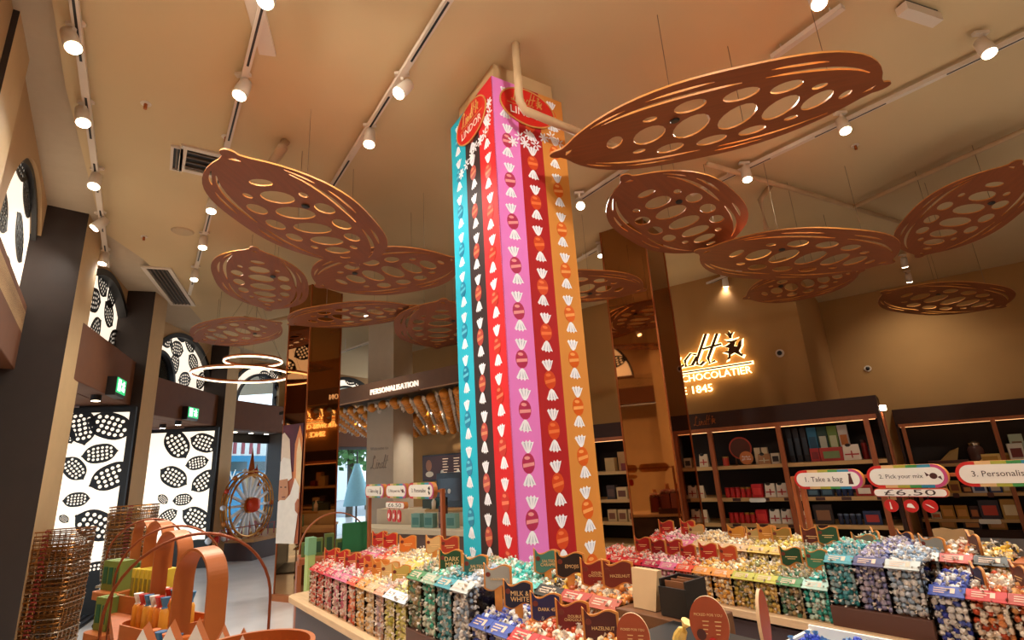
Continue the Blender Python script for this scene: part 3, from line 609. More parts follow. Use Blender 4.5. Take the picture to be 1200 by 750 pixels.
A, B = at_z(208, 172, CEIL), at_z(206, 197, CEIL); grille('ceiling_vent', 'narrow slot vent left of the square ceiling vent', (A+B)/2, math.atan2((B-A).y, (B-A).x), (B-A).length, .05, 1, .02)
A, B = at_z(184, 314, CEIL), at_z(214, 356, CEIL); grille('linear_diffuser', 'long ribbed air diffuser in ceiling beside the window side edge', (A+B)/2, math.atan2((B-A).y, (B-A).x), (B-A).length, .24, 5)
t_ = thing('ceiling_speaker', 'flat round ceiling speaker left of the pods', 'speaker', at_z(214, 271, CEIL)); obj('grille', MB().lathe([(.10, -.012), (.115, 0)], 24), flat('#b99c74'), t_)
for k, xy in enumerate([(171, 121), (169, 277), (265, 160), (1002, 170)]):
    t_ = thing('sprinkler', ['small sprinkler head between the two left tracks', 'small sprinkler head near the ribbed air diffuser', 'small sprinkler head near the square vent', 'small sprinkler head right of the largest pod'][k], 'sprinkler', at_z(*xy, CEIL))
    obj('rose', MB().lathe([(.035, -.008), (.035, 0)], 12), WHITE, t_); obj('head', MB().lathe([(.012, -.05), (.012, -.008)], 8), COPPER, t_)
def pipe(name, pts, r, lab, cat='pipe'):
    o = obj(name, MB().tube(pts, r, 10), mat('pipe_paint', '#c4a27a', .6), smooth=True); tag(o, lab, cat)
a = at_z(604, 52, CEIL); d_ = math.hypot(a.x, a.y); b = at_dist(611, 127, d_)
e = at_z(690, 160, b.z)
pipe('conduit_pipe', [a, Vector((a.x, a.y, b.z+.06)), Vector((a.x, a.y, b.z))+(e-b).normalized()*.04, e+(e-b)*.6], .028, 'white pipe dropping from ceiling in front of the striped pillar top')
pipe('conduit_pipe', [at_z(829, 192, 4.17), at_z(960, 231, 4.17), at_z(1060, 262, 4.17)], .026, 'white pipe along the ceiling behind the right pods')
pipe('conduit_pipe', [at_z(997, 244, 4.17), at_z(1137, 181, 4.17), at_z(1215, 146, 4.17)], .026, 'white pipe branching off toward the right edge')
pipe('conduit_pipe', [at_z(903, 218, CEIL), at_z(891, 234, 4.1), Vector((at_z(891, 234, 4.1).x, at_z(891, 234, 4.1).y, 3.75))], .03, 'short white pipe drop above the long flat pod')
a = at_z(318, 192, 4.1); pipe('conduit_pipe', [a, at_z(332, 172, 4.12), at_z(334, 166, CEIL)], .04, 'short white pipe bend above the big left pod')
for k, (p_, q_) in enumerate([((286, 372), (308, 378)), ((308, 378), (338, 372)), ((395, 372), (545, 352))]): pipe('conduit_pipe', [at_z(*p_, 4.1), at_z(*q_, 4.1)], .03, ['white pipe stub below the round looking pod', 'white pipe end between the round pod and the mirrored pillar', 'long white pipe behind the thin left pod'][k])
# plate lights flush in ceiling at the top edge
a = at_z(306, 30, CEIL); t_ = thing('ceiling_bracket', 'pale flat mounting plate on ceiling at top left of centre', 'bracket', a, R(105)); obj('plate', MB().box(-.22, .22, -.05, .05, -.03, 0), WHITE, t_)
a = at_z(1075, 10, CEIL); t_ = thing('track_driver', 'white boxed track driver at the top right edge', 'bracket', a, R(20)); obj('housing', MB().box(-.17, .17, -.035, .035, -.08, -.02), WHITE, t_); obj('bracket', MB().box(-.15, .15, -.03, .03, -.02, 0), BLACK, t_)
# ring lights by the windows
for k, (c, rx, z, lab) in enumerate([((297, 424), .40, 3.25, 'smaller glowing ring pendant near the arched windows'), ((284, 440), .66, 3.02, 'larger glowing ring pendant below the smaller one')]):
    P = at_z(*c, z); th = thing('ring_pendant', lab, 'light', P, 0, 'glowing ring pendants')
    circ = [(rx*math.cos(2*math.pi*q/48), rx*math.sin(2*math.pi*q/48)) for q in range(48)]
    obj('ring', MB().tube([(x, y, .03) for x, y in circ], .013, 6, closed=True), COPPER, th); obj('led_strip', MB().tube([(x, y, 0) for x, y in circ], .011, 6, closed=True), LED, th)
    for q in (0, 16, 32): obj('suspension_wire', MB().tube([(circ[q][0], circ[q][1], .04), (0, 0, CEIL+.06-z)], .002, 4), WIREM, th)

# ------------------------------------------------------------------ truffle counters
IM = Matrix.Rotation(IS.rot, 4, 'Z')
PANEL = mat('counter_panel', '#4b3d3d', .5, vary=.05)
def counter(lab, t0, t1, p0, p1, r):
    th = thing('display_counter', lab, 'counter', IS.w(t0, p0), IS.rot)
    L = t1-t0; D = p1-p0
    arc = lambda k, o: [(k+r-(r+o)*math.cos(R(a)), r-(r+o)*math.sin(R(a))) for a in range(0, 91, 10)]
    mb = MB(); mb.prism([(.03, D)] + arc(.03, 0) + [(L, 0), (L, D)], .06, .575); obj('body', mb, PANEL, th, Matrix.Translation((0, .05, 0)) @ Matrix.Diagonal((1, (D-.05)/D, 1, 1)))
    obj('shadow_gap', MB().box(.06, L, .07, D, .575, .60), BLACK, th); obj('plinth', MB().box(.08, L, .1, D, 0, .06), BLACK, th)
    mb = MB(); mb.prism([(0, D)] + arc(0, 0) + [(L, 0), (L, D)], .60, .64); obj('worktop', mb, LWOOD, th, bevel=.004)
    return th
counter('long left truffle counter with pale rounded oak worktop around the striped pillar', -4.66, .35, 1.25, 1.80, .10)
counter('long right truffle counter with pale oak edge below the shop shelves', -3.3, .9, 2.97, 3.56, .06)

ICO_V = []; g = (1+5**.5)/2
for a in (-1, 1):
    for b in (-g, g): ICO_V += [(0, a, b), (a, b, 0), (b, 0, a)]
ICO_V = np.array(ICO_V); ICO_V /= np.linalg.norm(ICO_V[0])
def hull_tris(P):
    out = []; n = len(P)
    for i in range(n):
        for j in range(i+1, n):
            for k in range(j+1, n):
                nn = np.cross(P[j]-P[i], P[k]-P[i]); d = (P-P[i]) @ nn
                if (d < 1e-6).all(): out.append((i, j, k))
                elif (d > -1e-6).all(): out.append((i, k, j))
    return out
ICO_F = hull_tris(ICO_V)
def truffle_arrays(r=.0155):
    v = [tuple(p*r*np.array((1.05, 1, 1))) for p in ICO_V]; f = list(ICO_F); m = [0]*len(f)
    for s in (1, -1):
        o = len(v); v.append((s*r*.75, 0, 0))
        for k in range(5): a = 2*math.pi*k/5; q = .72 if k % 2 else .45; v.append((s*r*1.8, r*q*math.cos(a), r*q*math.sin(a)*.6))
        for k in range(5): f.append((o, o+1+k, o+1+(k+1) % 5) if s > 0 else (o, o+1+(k+1) % 5, o+1+k)); m.append(1)
    return np.array(v), np.array(f), np.array(m)
TV, TF, TMI = truffle_arrays()
def rand_rots(n):
    q = RNG.normal(size=(n, 4)); q /= np.linalg.norm(q, axis=1)[:, None]; w, x, y, z = q.T
    return np.stack([np.stack([1-2*(y*y+z*z), 2*(x*y-z*w), 2*(x*z+y*w)], 1), np.stack([2*(x*y+z*w), 1-2*(x*x+z*z), 2*(y*z-x*w)], 1), np.stack([2*(x*z-y*w), 2*(y*z+x*w), 1-2*(x*x+y*y)], 1)], 1)
def pile_mesh(name, P, mats, pick=None, core=None):
    n = len(P); Rm = rand_rots(n); V = (np.einsum('nij,vj->nvi', Rm, TV) + P[:, None, :]).reshape(-1, 3)
    F = (TF[None] + (np.arange(n)*len(TV))[:, None, None]).reshape(-1, 3); M = np.tile(TMI, n)
    if pick is not None: M = np.where(M == 0, np.repeat(pick, len(TMI)), M)
    if core is not None:
        o = len(V); x0, x1, y0, y1, z0, z1, dz = core
        V = np.concatenate([V, np.array([(x0, y0, z0), (x1, y0, z0), (x1, y1, z0), (x0, y1, z0), (x0, y0, z1), (x1, y0, z1), (x1, y1, z1+dz), (x0, y1, z1+dz)])])
        F = np.concatenate([F, np.array([(0, 1, 5), (0, 5, 4), (4, 5, 6), (4, 6, 7), (0, 4, 7), (0, 7, 3), (1, 2, 6), (1, 6, 5), (2, 3, 7), (2, 7, 6)])+o]); M = np.concatenate([M, np.full(10, len(mats)-1)])
    me = bpy.data.meshes.new(name); me.vertices.add(len(V)); me.vertices.foreach_set('co', V.ravel())
    me.loops.add(F.size); me.loops.foreach_set('vertex_index', F.ravel()); me.polygons.add(len(F)); me.polygons.foreach_set('loop_start', np.arange(len(F))*3)
    for m in mats: me.materials.append(m)
    me.polygons.foreach_set('material_index', M.astype(np.int32)); me.polygons.foreach_set('use_smooth', M == 0); me.update(calc_edges=True); me.validate(); return me
KINDS = {  # strip colour, strip word, wrapper foils, core, wrapper word
 'red': ('#c4161c', 'red', ('#c9301f', '#d9664a', '#f0c9b4'), '#8d3a2c', 'red and cream'), 'crimson': ('#bb2247', 'crimson', ('#c94a5a', '#e0a0a0', '#f0d0c4'), '#8d4a44', 'rosy'),
 'pink': ('#d2688c', 'pink', ('#cf6f86', '#e6b3b0', '#f2d6cb'), '#9d5f5c', 'pink'), 'coral': ('#dd4a2e', 'coral red', ('#d65a36', '#eaa37e', '#f4d4bd'), '#9d5238', 'coral'),
 'amber': ('#d98a35', 'amber', ('#e0a040', '#efc278', '#f3dcb4'), '#9d7238', 'amber'), 'tan': ('#cfa878', 'tan', ('#d9b27c', '#eed3a6', '#f3e2c6'), '#98784e', 'tan'),
 'blush': ('#c98e72', 'blush', ('#cfa08c', '#e8cbb8', '#b9a3ad'), '#8f7468', 'blush'), 'olive': ('#dfe6f2', 'white paper', ('#b7b04a', '#dccf86', '#efe3b6'), '#86803c', 'olive and gold'),
 'yellow': ('#cfae50', 'yellow', ('#d9bd58', '#ecd896', '#f3e8c6'), '#94803c', 'yellow'), 'lime': ('#b4ac3c', 'lime', ('#b89a44', '#d9b36a', '#8a8a5c'), '#6e6234', 'gold and lime'),
 'green': ('#3f7a44', 'green', ('#8d8468', '#b49a6e', '#5c8468'), '#56543c', 'green and bronze'), 'sage': ('#8aa58c', 'sage', ('#3fa78c', '#8ec4b0', '#d8dcc8'), '#35695c', 'sage green'),
 'aqua': ('#a9c9bb', 'pale aqua', ('#2f9c90', '#4fb3a6', '#bcd8cc'), '#2c625c', 'turquoise'), 'teal': ('#3f8f9a', 'teal', ('#2e7f83', '#5a9aa2', '#8fa8ac'), '#2c4d50', 'teal'),
 'mist': ('#b9bdb8', 'pale grey', ('#8ea0b4', '#b4bcc8', '#dcd8d4'), '#5c626c', 'silver blue'), 'purple': ('#3b3a68', 'violet', ('#8d86a4', '#a99fae', '#5c5f8c'), '#4c4858', 'violet and silver'),
 'navy': ('#33489a', 'blue', ('#28348c', '#4c5aa4', '#d9d4d0', '#e8e0d8'), '#2c2f52', 'navy and white'), 'ruby': ('#b81f1c', 'bright red', ('#b5451f', '#d98a52', '#efd9bf', '#f3e4d0'), '#7d3a24', 'copper and cream'),
 'brick': ('#a8321f', 'brick red', ('#b5562a', '#e0a060', '#f3e2cc'), '#7d4426', 'orange and white'), 'dark': ('#2e2a22', 'black', ('#d9a52c', '#3c3428', '#f0d9a0'), '#5c4a20', 'gold and black'),
 'hazel': ('#a8441f', 'rust', ('#d98a42', '#efd0a4', '#f6e8d2'), '#8f5c30', 'hazelnut cream'), 'sea': ('#5cb3a8', 'turquoise', ('#5fa08f', '#a9cdbd', '#e6e6da'), '#486c62', 'pale green')}
ACR_EDGE = clear('acrylic_edge', '#cbbfb4', .3)
TR_ME = {}; SINGLES = [0]
def bins(row, edges, kinds, p0, zb, zs, depth=.24, rise=.04, single=False):
    grp = 'bins in the ' + row
    for i, kd in enumerate(kinds):
        t0, t1 = edges[i], edges[i+1]; sc, sw_, foils, core, ww = KINDS[kd]; w = t1-t0; h = zs-zb; o = ORD[i]
        th = fthing(IS, 'candy_bin', '%s strip acrylic bin, %s from left, %s' % (sw_, o, row), 'bin', (t0+t1)/2, p0, zb, grp)
        x = w/2
        obj('front_panel', MB().box(-x+.001, x-.001, 0, .004, 0, h), ACRYL, th)
        for s in (-1, 1): obj('side_panel', MB().box(s*x-(.004 if s > 0 else -.001), s*x-(.001 if s > 0 else -.004), .004, depth-.004, 0, h+.004), ACR_EDGE, th)
        st = obj('label_strip', MB().add([(-x+.001, -.006, h-.012), (x-.001, -.006, h-.012), (x-.001, .042, h+.020), (-x+.001, .042, h+.020), (-x+.001, -.003, h-.016), (x-.001, -.003, h-.016), (x-.001, .045, h+.016), (-x+.001, .045, h+.016)], [(0, 1, 2, 3), (7, 6, 5, 4), (0, 4, 5, 1), (3, 2, 6, 7), (0, 3, 7, 4), (1, 5, 6, 2)]), flat(sc, .45), th)
        q = MB()
        for k in range(3): q.add([(-x*.7, .006+k*.010, h-.0025+k*.0067), (-x*.1+.01*k, .006+k*.010, h-.0025+k*.0067), (-x*.1+.01*k, .010+k*.010, h+.0002+k*.0067), (-x*.7, .010+k*.010, h+.0002+k*.0067)], [(0, 1, 2, 3)])
        q.add([(x*.2, .008, h-.0012), (x*.45, .008, h-.0012), (x*.45, .032, h+.0148), (x*.2, .032, h+.0148)], [(0, 1, 2, 3)])
        obj('print', q, flat('#d8b49a'), st)
        # heap
        g = .0255; P = []
        for ly, y in enumerate((.020, .043)):
            for a in np.linspace(-x+.015, x-.015, max(2, int(round((2*x-.03)/g))+1)):
                for b in np.linspace(.014, h-.016, max(2, int(round((h-.03)/g))+1)): P.append((a+(ly % 2)*.012, y, b))
        nfr = len(P); top = []
        for ly in range(2):
            for y in np.arange(.052, depth-.012, g):
                f = (y-.05)/(depth-.05)
                for a in np.linspace(-x+.014, x-.014, max(2, int(round((2*x-.028)/g))+1)): top.append((a+(ly % 2)*.011, y+(ly % 2)*.01, h+.006+rise*math.sin(min(1, f*1.25)*math.pi/2)*(1-.35*(a/x)**2) + ly*.018 - .012))
        fm = [foil(c) for c in foils]
        mats = [fm[0], TWIST] + fm[1:] + [flat(core, .7)]
        cor = (-x+.006, x-.006, .05, depth-.008, .002, h-.018, rise*.55)
        top = np.array(top)
        if single and SINGLES[0] < 290:
            half = len(top)//2; sg = top[half:]; P = np.array(P + list(top[:half]))
            for c in sg:
                if SINGLES[0] >= 300: break
                key = (kd, int(RNG.integers(len(fm))))
                if key not in TR_ME: TR_ME[key] = pile_mesh('truffle', np.zeros((1, 3)), [fm[key[1]], TWIST])
                o_ = bpy.data.objects.new('wrapped_truffle', TR_ME[key]); COL.objects.link(o_)
                o_.matrix_world = Matrix.Translation(IS.w((t0+t1)/2, p0, zb)) @ IM @ Matrix.Translation(tuple(c+RNG.normal(0, .003, 3))) @ Matrix.Rotation(RNG.uniform(0, 6.28), 4, Vector(RNG.normal(size=3)).normalized())
                tag(o_, '%s truffle in %s bin from left, %s' % (ww.split(' and ')[0].split(' ')[0], o, row), 'candy', 'loose truffles on the %s bin heap of the %s' % (o, row)); SINGLES[0] += 1
        else: P = np.array(P + list(top))
        P = P + RNG.normal(0, .0035, P.shape); P[:, 0] = np.clip(P[:, 0], -x+.012, x-.012); P[:nfr, 1] = np.clip(P[:nfr, 1], .019, 1)
        pick = RNG.choice([0]+list(range(2, 1+len(fm))), size=len(P))
        me = pile_mesh('truffle_heap', P, mats, pick, cor)
        ph = link('truffle_heap', me); ph.matrix_world = Matrix.Translation(IS.w((t0+t1)/2, p0, zb)) @ IM
        tag(ph, 'heap of %s truffles, %s bin from left, %s' % (ww, o, row), 'candy', 'truffle heaps of the '+row, 'stuff')
def riser(lab, t0, t1, p0, p1, z0, z1, m=BROWN):
    o = obj('riser_box', MB().box(0, t1-t0, 0, p1-p0, z0, z1), m, None, None, bevel=.003); o.matrix_world = Matrix.Translation(IS.w(t0, p0)) @ IM
    return tag(o, lab, 'riser')
# left counter
bins('lower left counter row', [-4.253, -4.1, -3.94, -3.78, -3.64, -3.5, -3.36, -3.22, -3.08, -2.95, -2.815, -2.678], ['red', 'red', 'crimson', 'pink', 'pink', 'coral', 'amber', 'tan', 'blush', 'olive', 'olive'], 1.30, .64, .872)
bins('raised teal row, left counter', [-2.66, -2.515, -2.375, -2.23, -2.085], ['green', 'sage', 'teal', 'mist'], 1.30, .76, 1.0)
riser('brown box under the raised teal row of the left counter', -2.665, -2.08, 1.295, 1.56, .64, .76)
bins('front blue and red row, left counter', [-2.08, -1.95, -1.81, -1.66, -1.51, -1.37], ['navy', 'navy', 'ruby', 'ruby', 'hazel'], 1.30, .64, .884, single=True)
bins('upper left counter row', [-4.05, -3.90, -3.75, -3.60, -3.45, -3.30, -3.13, -2.95, -2.80, -2.65], ['crimson', 'pink', 'coral', 'tan', 'tan', 'yellow', 'yellow', 'lime', 'green'], 1.58, .72, .94, .215)
riser('brown box under the far part of the upper left row', -4.10, -2.64, 1.575, 1.80, .64, .72)
bins('upper row before the striped pillar', [-2.62, -2.47, -2.30, -2.14, -1.985, -1.825, -1.66, -1.505], ['green', 'sage', 'aqua', 'sea', 'dark', 'brick', 'hazel'], 1.58, .74, .968, .215, single=True)
riser('brown box under the upper row before the striped pillar', -2.63, -1.50, 1.575, 1.80, .64, .74)
# right counter
bins('lower right counter row', [-3.05, -2.90, -2.76, -2.60, -2.455, -2.325, -2.195, -2.063, -1.93, -1.792, -1.659, -1.525, -1.392], ['red', 'red', 'red', 'crimson', 'pink', 'coral', 'amber', 'amber', 'lime', 'lime', 'green', 'aqua'], 3.02, .64, .806)
bins('upper right counter row', [-2.80, -2.66, -2.52, -2.39, -2.255, -2.115, -1.98, -1.84, -1.695, -1.56, -1.42], ['red', 'pink', 'pink', 'tan', 'tan', 'tan', 'yellow', 'yellow', 'green', 'aqua'], 3.32, .72, .903, .22, .05)
riser('brown box under the upper right row', -2.82, -1.41, 3.315, 3.55, .64, .72)
bins('raised teal row, right counter', [-1.385, -1.249, -1.112, -.969], ['teal', 'purple', 'mist'], 3.02, .73, .945)
riser('brown box under the raised row of the right counter', -1.39, -.965, 3.005, 3.28, .64, .73)
bins('front blue and red row, right counter', [-.96, -.826, -.689, -.55, -.41], ['navy', 'ruby', 'brick', 'hazel'], 3.02, .64, .852)
bins('upper right end row', [-1.41, -1.26, -1.11, -.975, -.843, -.707], ['sage', 'purple', 'mist', 'brick', 'dark'], 3.32, .74, .942, .22)
riser('brown box under the upper right end row', -1.405, -.55, 3.315, 3.55, .64, .74)
o = riser('wooden ledge block at the right end of the upper right end row', -.70, -.45, 3.32, 3.5, .742, .95, WOOD)

# ------------------------------------------------------------------ wavy flavour flags
def wave(w, h, ins=0):
    top = []; bot = []
    for k in range(17):
        s = k/16; x = -w/2+ins+(w-2*ins)*s
        top.append((x, h/2-ins*.8+h*(.20*math.exp(-(s/.10)**2)-.10*math.sin(2*math.pi*s)))); bot.append((x, -h/2+ins*.8-h*.12*math.sin(2*math.pi*s)))
    return top + bot[::-1]
def flag(x, y, p, col, words, lab, w=.125, h=.085, yaw=36, stick=.16, tcol=None, pale=False):
    t_, z_ = IS.hit(x, y, p); th = thing('flavour_flag', lab, 'sign', IS.w(t_, p, z_), IS.rot+R(yaw), 'wavy flavour flags')
    link('board', shape([wave(w, h)], .005, mats=[LWOOD if pale else PODE, PODE]), th, XZ(0, .005))
    link('face', shape([wave(w-.004, h, .006)], .001, mats=[flat(col, .5)]), th, XZ(0, -.001))
    obj('stick', MB().box(-.016, .016, .001, .009, -h/2-stick, -h/2+.012), PODE, th)
    link('seal', shape([ell(-w*.33, h*.16, .011, .010, 12)], .001, mats=[flat('#6d2a1c')]), th, XZ(0, -.0025))
    if words: link('lettering', text_mesh(words, .027, tcol or GOLDT, .0005, width=w*(.62 if len(words) > 6 else .45)), th, XZ(.008, -.0035, -.006))
    else: obj('script_line', MB().box(-.03, .03, -.003, -.002, -.004, .0).box(-.02, .02, -.003, -.002, -.014, -.011), GOLDT, th)
GOLDT = flat('#e3b87c')
for a in [(528, 657, 1.42, '#1c4426', 'DARK\nMINT', 'dark green flag reading DARK MINT on raised teal row'), (557, 664, 1.43, '#2e6058', 'SALTED\nCARAMEL', 'teal flag reading SALTED CARAMEL, half hidden left of the grey one'),
          (583, 677, 1.40, '#9a958a', 'STRACIATELLA', 'grey flag reading STRACIATELLA before the red stripe'), (607, 697, 1.40, '#17172e', 'MILK &\nWHITE', 'navy flag reading MILK & WHITE in the left counter'),
          (641, 658, 1.67, '#3f7464', 'SALTED\nCARAMEL', 'green flag reading SALTED CARAMEL before the pink stripe'), (668, 662, 1.65, '#221512', 'EMOJIS', 'black tilted flag reading EMOJIS before the deep red stripe', .13, .085),
          (698, 671, 1.68, '#7a1a14', 'DOUBLE\nCHOCOLATE', 'maroon flag reading DOUBLE CHOCOLATE before the orange stripe'), (724, 673, 1.68, '#6d2416', 'HAZELNUT', 'brown flag reading HAZELNUT right of the striped pillar foot'),
          (640, 712, 1.42, '#251f48', 'DARK 45%', 'indigo flag reading DARK 45% in the front row'), (671, 722, 1.42, '#6d1614', 'DOUBLE\nCHOCOLATE', 'maroon flag reading DOUBLE CHOCOLATE in the front row'), (704, 734, 1.42, '#4f1a16', 'HAZELNUT', 'dark brown flag reading HAZELNUT in the front row')]:
    flag(*a)
def far_flags(items, p, where, y0=48):
    for i, (x, y, col, word) in enumerate(items): flag(x, y, p, col, '', '%s flag, %s from left on the %s' % (word, ORD[i], where), .115, .085, yaw=y0+(-8 if i % 2 else 6))
far_flags([(389, 651, '#b3241c', 'red'), (401, 653, '#b3241c', 'red'), (413, 657, '#a8241f', 'red'), (426, 660, '#b3302a', 'red'), (437, 665, '#cf6a2a', 'orange'), (446, 666, '#c9762e', 'orange'), (457, 669, '#cda66c', 'tan'), (470, 673, '#b79a4c', 'olive')], 1.43, 'lower left counter row')
far_flags([(445, 631, '#b3241c', 'red'), (457, 633, '#b3241c', 'red'), (478, 637, '#cf6a22', 'orange'), (509, 638, '#c9a06a', 'tan'), (527, 639, '#a8341f', 'rust')], 1.70, 'upper left counter row')
far_flags([(753, 638, '#a8201a', 'red'), (771, 641, '#9a1c1a', 'red'), (790, 641, '#a01c1a', 'red'), (806, 647, '#b3281c', 'red'), (830, 646, '#b3241a', 'red'), (853, 649, '#b8431f', 'orange red'), (927, 652, '#1f4426', 'dark green'), (957, 655, '#3f7a58', 'green')], 3.16, 'lower right counter row', 18)
far_flags([(781, 618, '#a0201a', 'red'), (806, 618, '#b3241c', 'red'), (816, 623, '#b39460', 'tan'), (863, 626, '#d08a2e', 'amber'), (886, 628, '#b09458', 'tan'), (899, 625, '#c07f32', 'amber'), (916, 628, '#94702c', 'olive brown'), (951, 628, '#5c2218', 'brown'), (970, 627, '#26482a', 'dark green'), (1013, 637, '#6d6450', 'grey brown')], 3.44, 'upper right counter row', 16)
flag(1026, 632, 3.52, '#35584a', '', 'dark teal flag under the first sign, right counter', yaw=-55)
flag(1061, 634, 3.52, '#2c2440', '', 'indigo flag in the silver heap under the second sign', yaw=-40)
flag(1093, 641, 3.40, '#8d8a80', '', 'grey flag on long stick beside the rust strip, right counter', yaw=-20, stick=.22)
flag(1141, 638, 3.42, '#4a1a14', '', 'maroon flag turned edge on above the black strip, right counter', yaw=-58)
flag(1146, 677, 3.14, '#2a2038', '', 'indigo flag turned edge on in the front row, right counter', yaw=-58)
flag(1194, 676, 3.14, '#541c16', '', 'maroon flag cut by the right edge in the front row', yaw=-58)
t_, z_ = IS.hit(1119, 633, 3.53); o = link('card_sign', shape([[(-.085, -.06), (.085, -.06), (.085, .05), (.04, .058), (0, .05), (-.04, .058), (-.085, .05)]], .004, mats=[mat('kraft_card', '#a8875c', .7)]), None, Matrix.Translation(IS.w(t_, 3.53, z_)) @ IM @ XZ()); tag(o, 'plain kraft card sign back standing in the right counter heaps', 'sign')

# ------------------------------------------------------------------ rounded step signs
RAIN = ['#c9241c', '#d9b27c', '#a9a63c', '#3f8f4a', '#2a86a8', '#c0487c']
def pill(fr, t0, t1, p, z0, z1, words, lab, icon=None, rain=True, size=.05, group='step signs above the truffle counters'):
    w, h = t1-t0, z1-z0; th = thing('step_sign', lab, 'sign', fr.w((t0+t1)/2, p, (z0+z1)/2), fr.rot, group)
    rr = rrect(w, h, h*.49)
    link('board', shape([rr], .018, mats=[PODE]), th, XZ(0, .02))
    cuts = [-w/2, -w*.28, -w*.12, w*.03, w*.17, w*.33, w/2] if rain else [-w/2, w/2]
    for k in range(len(cuts)-1): link('border', shape([clip(rr, cuts[k], cuts[k+1], -1, 1)], .001, mats=[flat(RAIN[k], .45)]), th, XZ(0, .001))
    b = h*(.13 if rain else .09); link('face', shape([rrect(w-2*b, h-2*b, (h-2*b)*.49)], .001, mats=[WHITEP]), th, XZ(0, -.0015))
    if words: link('lettering', text_mesh(words, size, flat('#4a3a34'), .0005, width=w*(.55 if icon else .7)), th, XZ(-w*.06 if icon else 0, -.003, 0))
    if icon == 'bag': link('icon', shape([[(-.012, -.03), (.016, -.03), (.008, .02), (.01, .032), (-.006, .032), (-.004, .02)]], .0005, mats=[flat('#4a1c18')]), th, XZ(w*.33, -.003))
    if icon == 'candy': link('icon', shape([ell(0, 0, .018, .016, 12), [(-.017, .004), (-.036, .022), (-.032, -.002)], [(.017, -.006), (.036, -.022), (.032, .0)]], .0005, mats=[flat('#4a1c18')]), th, XZ(w*.34, -.003))
    if icon == 'ribbon': link('icon', shape([[(-.02, .02), (.01, .034), (.02, .012), (-.004, 0), (.02, -.02), (.004, -.034), (-.016, -.012), (.0, .004)]], .0005, mats=[flat('#2a1c18')]), th, XZ(w*.34, -.003))
    return th
z0, z1 = 1.253, 1.372
pill(IS, -1.728, -1.33, 3.6, z0-.005, z1-.010, '1. Take a bag', 'white rainbow edged sign reading 1. Take a bag, right side', 'bag', size=.042)
pill(IS, -1.305, -.92, 3.6, z0+.0, z1+.004, '2. Pick your mix', 'white rainbow edged sign reading 2. Pick your mix, right side', 'candy', size=.042)
s3 = pill(IS, -.884, -.48, 3.6, z0+.004, z1+.010, '3. Personalise', 'white rainbow edged sign reading 3. Personalise at the right edge', 'ribbon', size=.042)
pill(IS, -1.285, -.936, 3.59, 1.205, 1.25, '\u00a36.50', 'small white price sign reading \u00a36.50 under the second sign', None, False, .034)
for k, t_ in enumerate((-1.204, -1.11, -1.023)):
    th = thing('red_tag', 'round red tag hanging under the price sign, %s of three, right side' % ORD[k], 'tag', IS.w(t_, 3.57, 1.16), IS.rot, 'red tags right side')
    link('disc', shape([ell(0, 0, .034, .034, 20)], .004, mats=[flat('#c2201c', .4)]), th, XZ())
    link('print', shape([[[(-.006, -.018), (.004, -.018), (.0, .02), (-.004, .02)], [(-.02, -.006), (.018, -.012), (.012, .004), (.004, .014), (-.012, .012)], [(-.02, .012), (.0, .006), (.02, -.012), (.002, -.004)]][k]], .0005, mats=[WHITEP]), th, XZ(0, -.005))
    obj('cord', MB().tube([(0, 0, .034), (0, 0, .052)], .002, 4), BLACK, th)
fs = fthing(IS, 'sign_frame', 'copper stained wooden posts and rail holding the right step signs', 'frame', -1.76, 3.64, 0)
obj('rail', MB().box(0, 1.5, .0, .02, 1.308, 1.325), WOOD, fs)
for x in (-.012, .035): obj('post', MB().box(x, x+.022, 0, .04, .0, 1.325 if x < 0 else 1.30), WOOD, fs)
# left set, seen from the same side
pill(IS, -5.209, -4.765, 2.1, 1.285, 1.408, '1. Take a bag', 'leftmost of three small rainbow edged signs by the grey column', 'bag', size=.045)
pill(IS, -4.724, -4.30, 2.1, 1.285, 1.408, '2. Pick your mix', 'middle of three small rainbow edged signs by the grey column', 'candy', size=.045)
pill(IS, -4.271, -3.822, 2.1, 1.285, 1.412, '3. Personalise', 'right of three small rainbow edged signs by the grey column', 'ribbon', size=.045)
pill(IS, -4.70, -4.32, 2.09, 1.20, 1.255, '\u00a36.50', 'small price sign under the middle left step sign', None, False, .036)
for k, t_ in enumerate((-4.62, -4.52, -4.42)):
    th = thing('red_tag', 'red tag under the small left price sign, %s of three' % ORD[k], 'tag', IS.w(t_, 2.09, 1.14), IS.rot, 'red tags left side')
    link('disc', shape([rrect(.07, .10, .03)], .005, mats=[flat('#c4281f', .4)]), th, XZ()); link('print', shape([[(-.016, -.02), (.0, -.026), (.018, .0), (.004, .022), (-.01, .012)]], .0005, mats=[WHITEP]), th, XZ(0, -.006)); obj('cord', MB().tube([(0, 0, .05), (0, 0, .065)], .002, 4), BLACK, th)
fs = fthing(IS, 'sign_frame', 'slim copper stained posts and rail holding the three left signs', 'frame', -5.22, 2.13, 0)
obj('rail', MB().box(0, 1.47, 0, .02, 1.335, 1.352), WOOD, fs)
for x in (0, 1.445): obj('post', MB().box(x, x+.03, 0, .03, 0, 1.36), WOOD, fs)

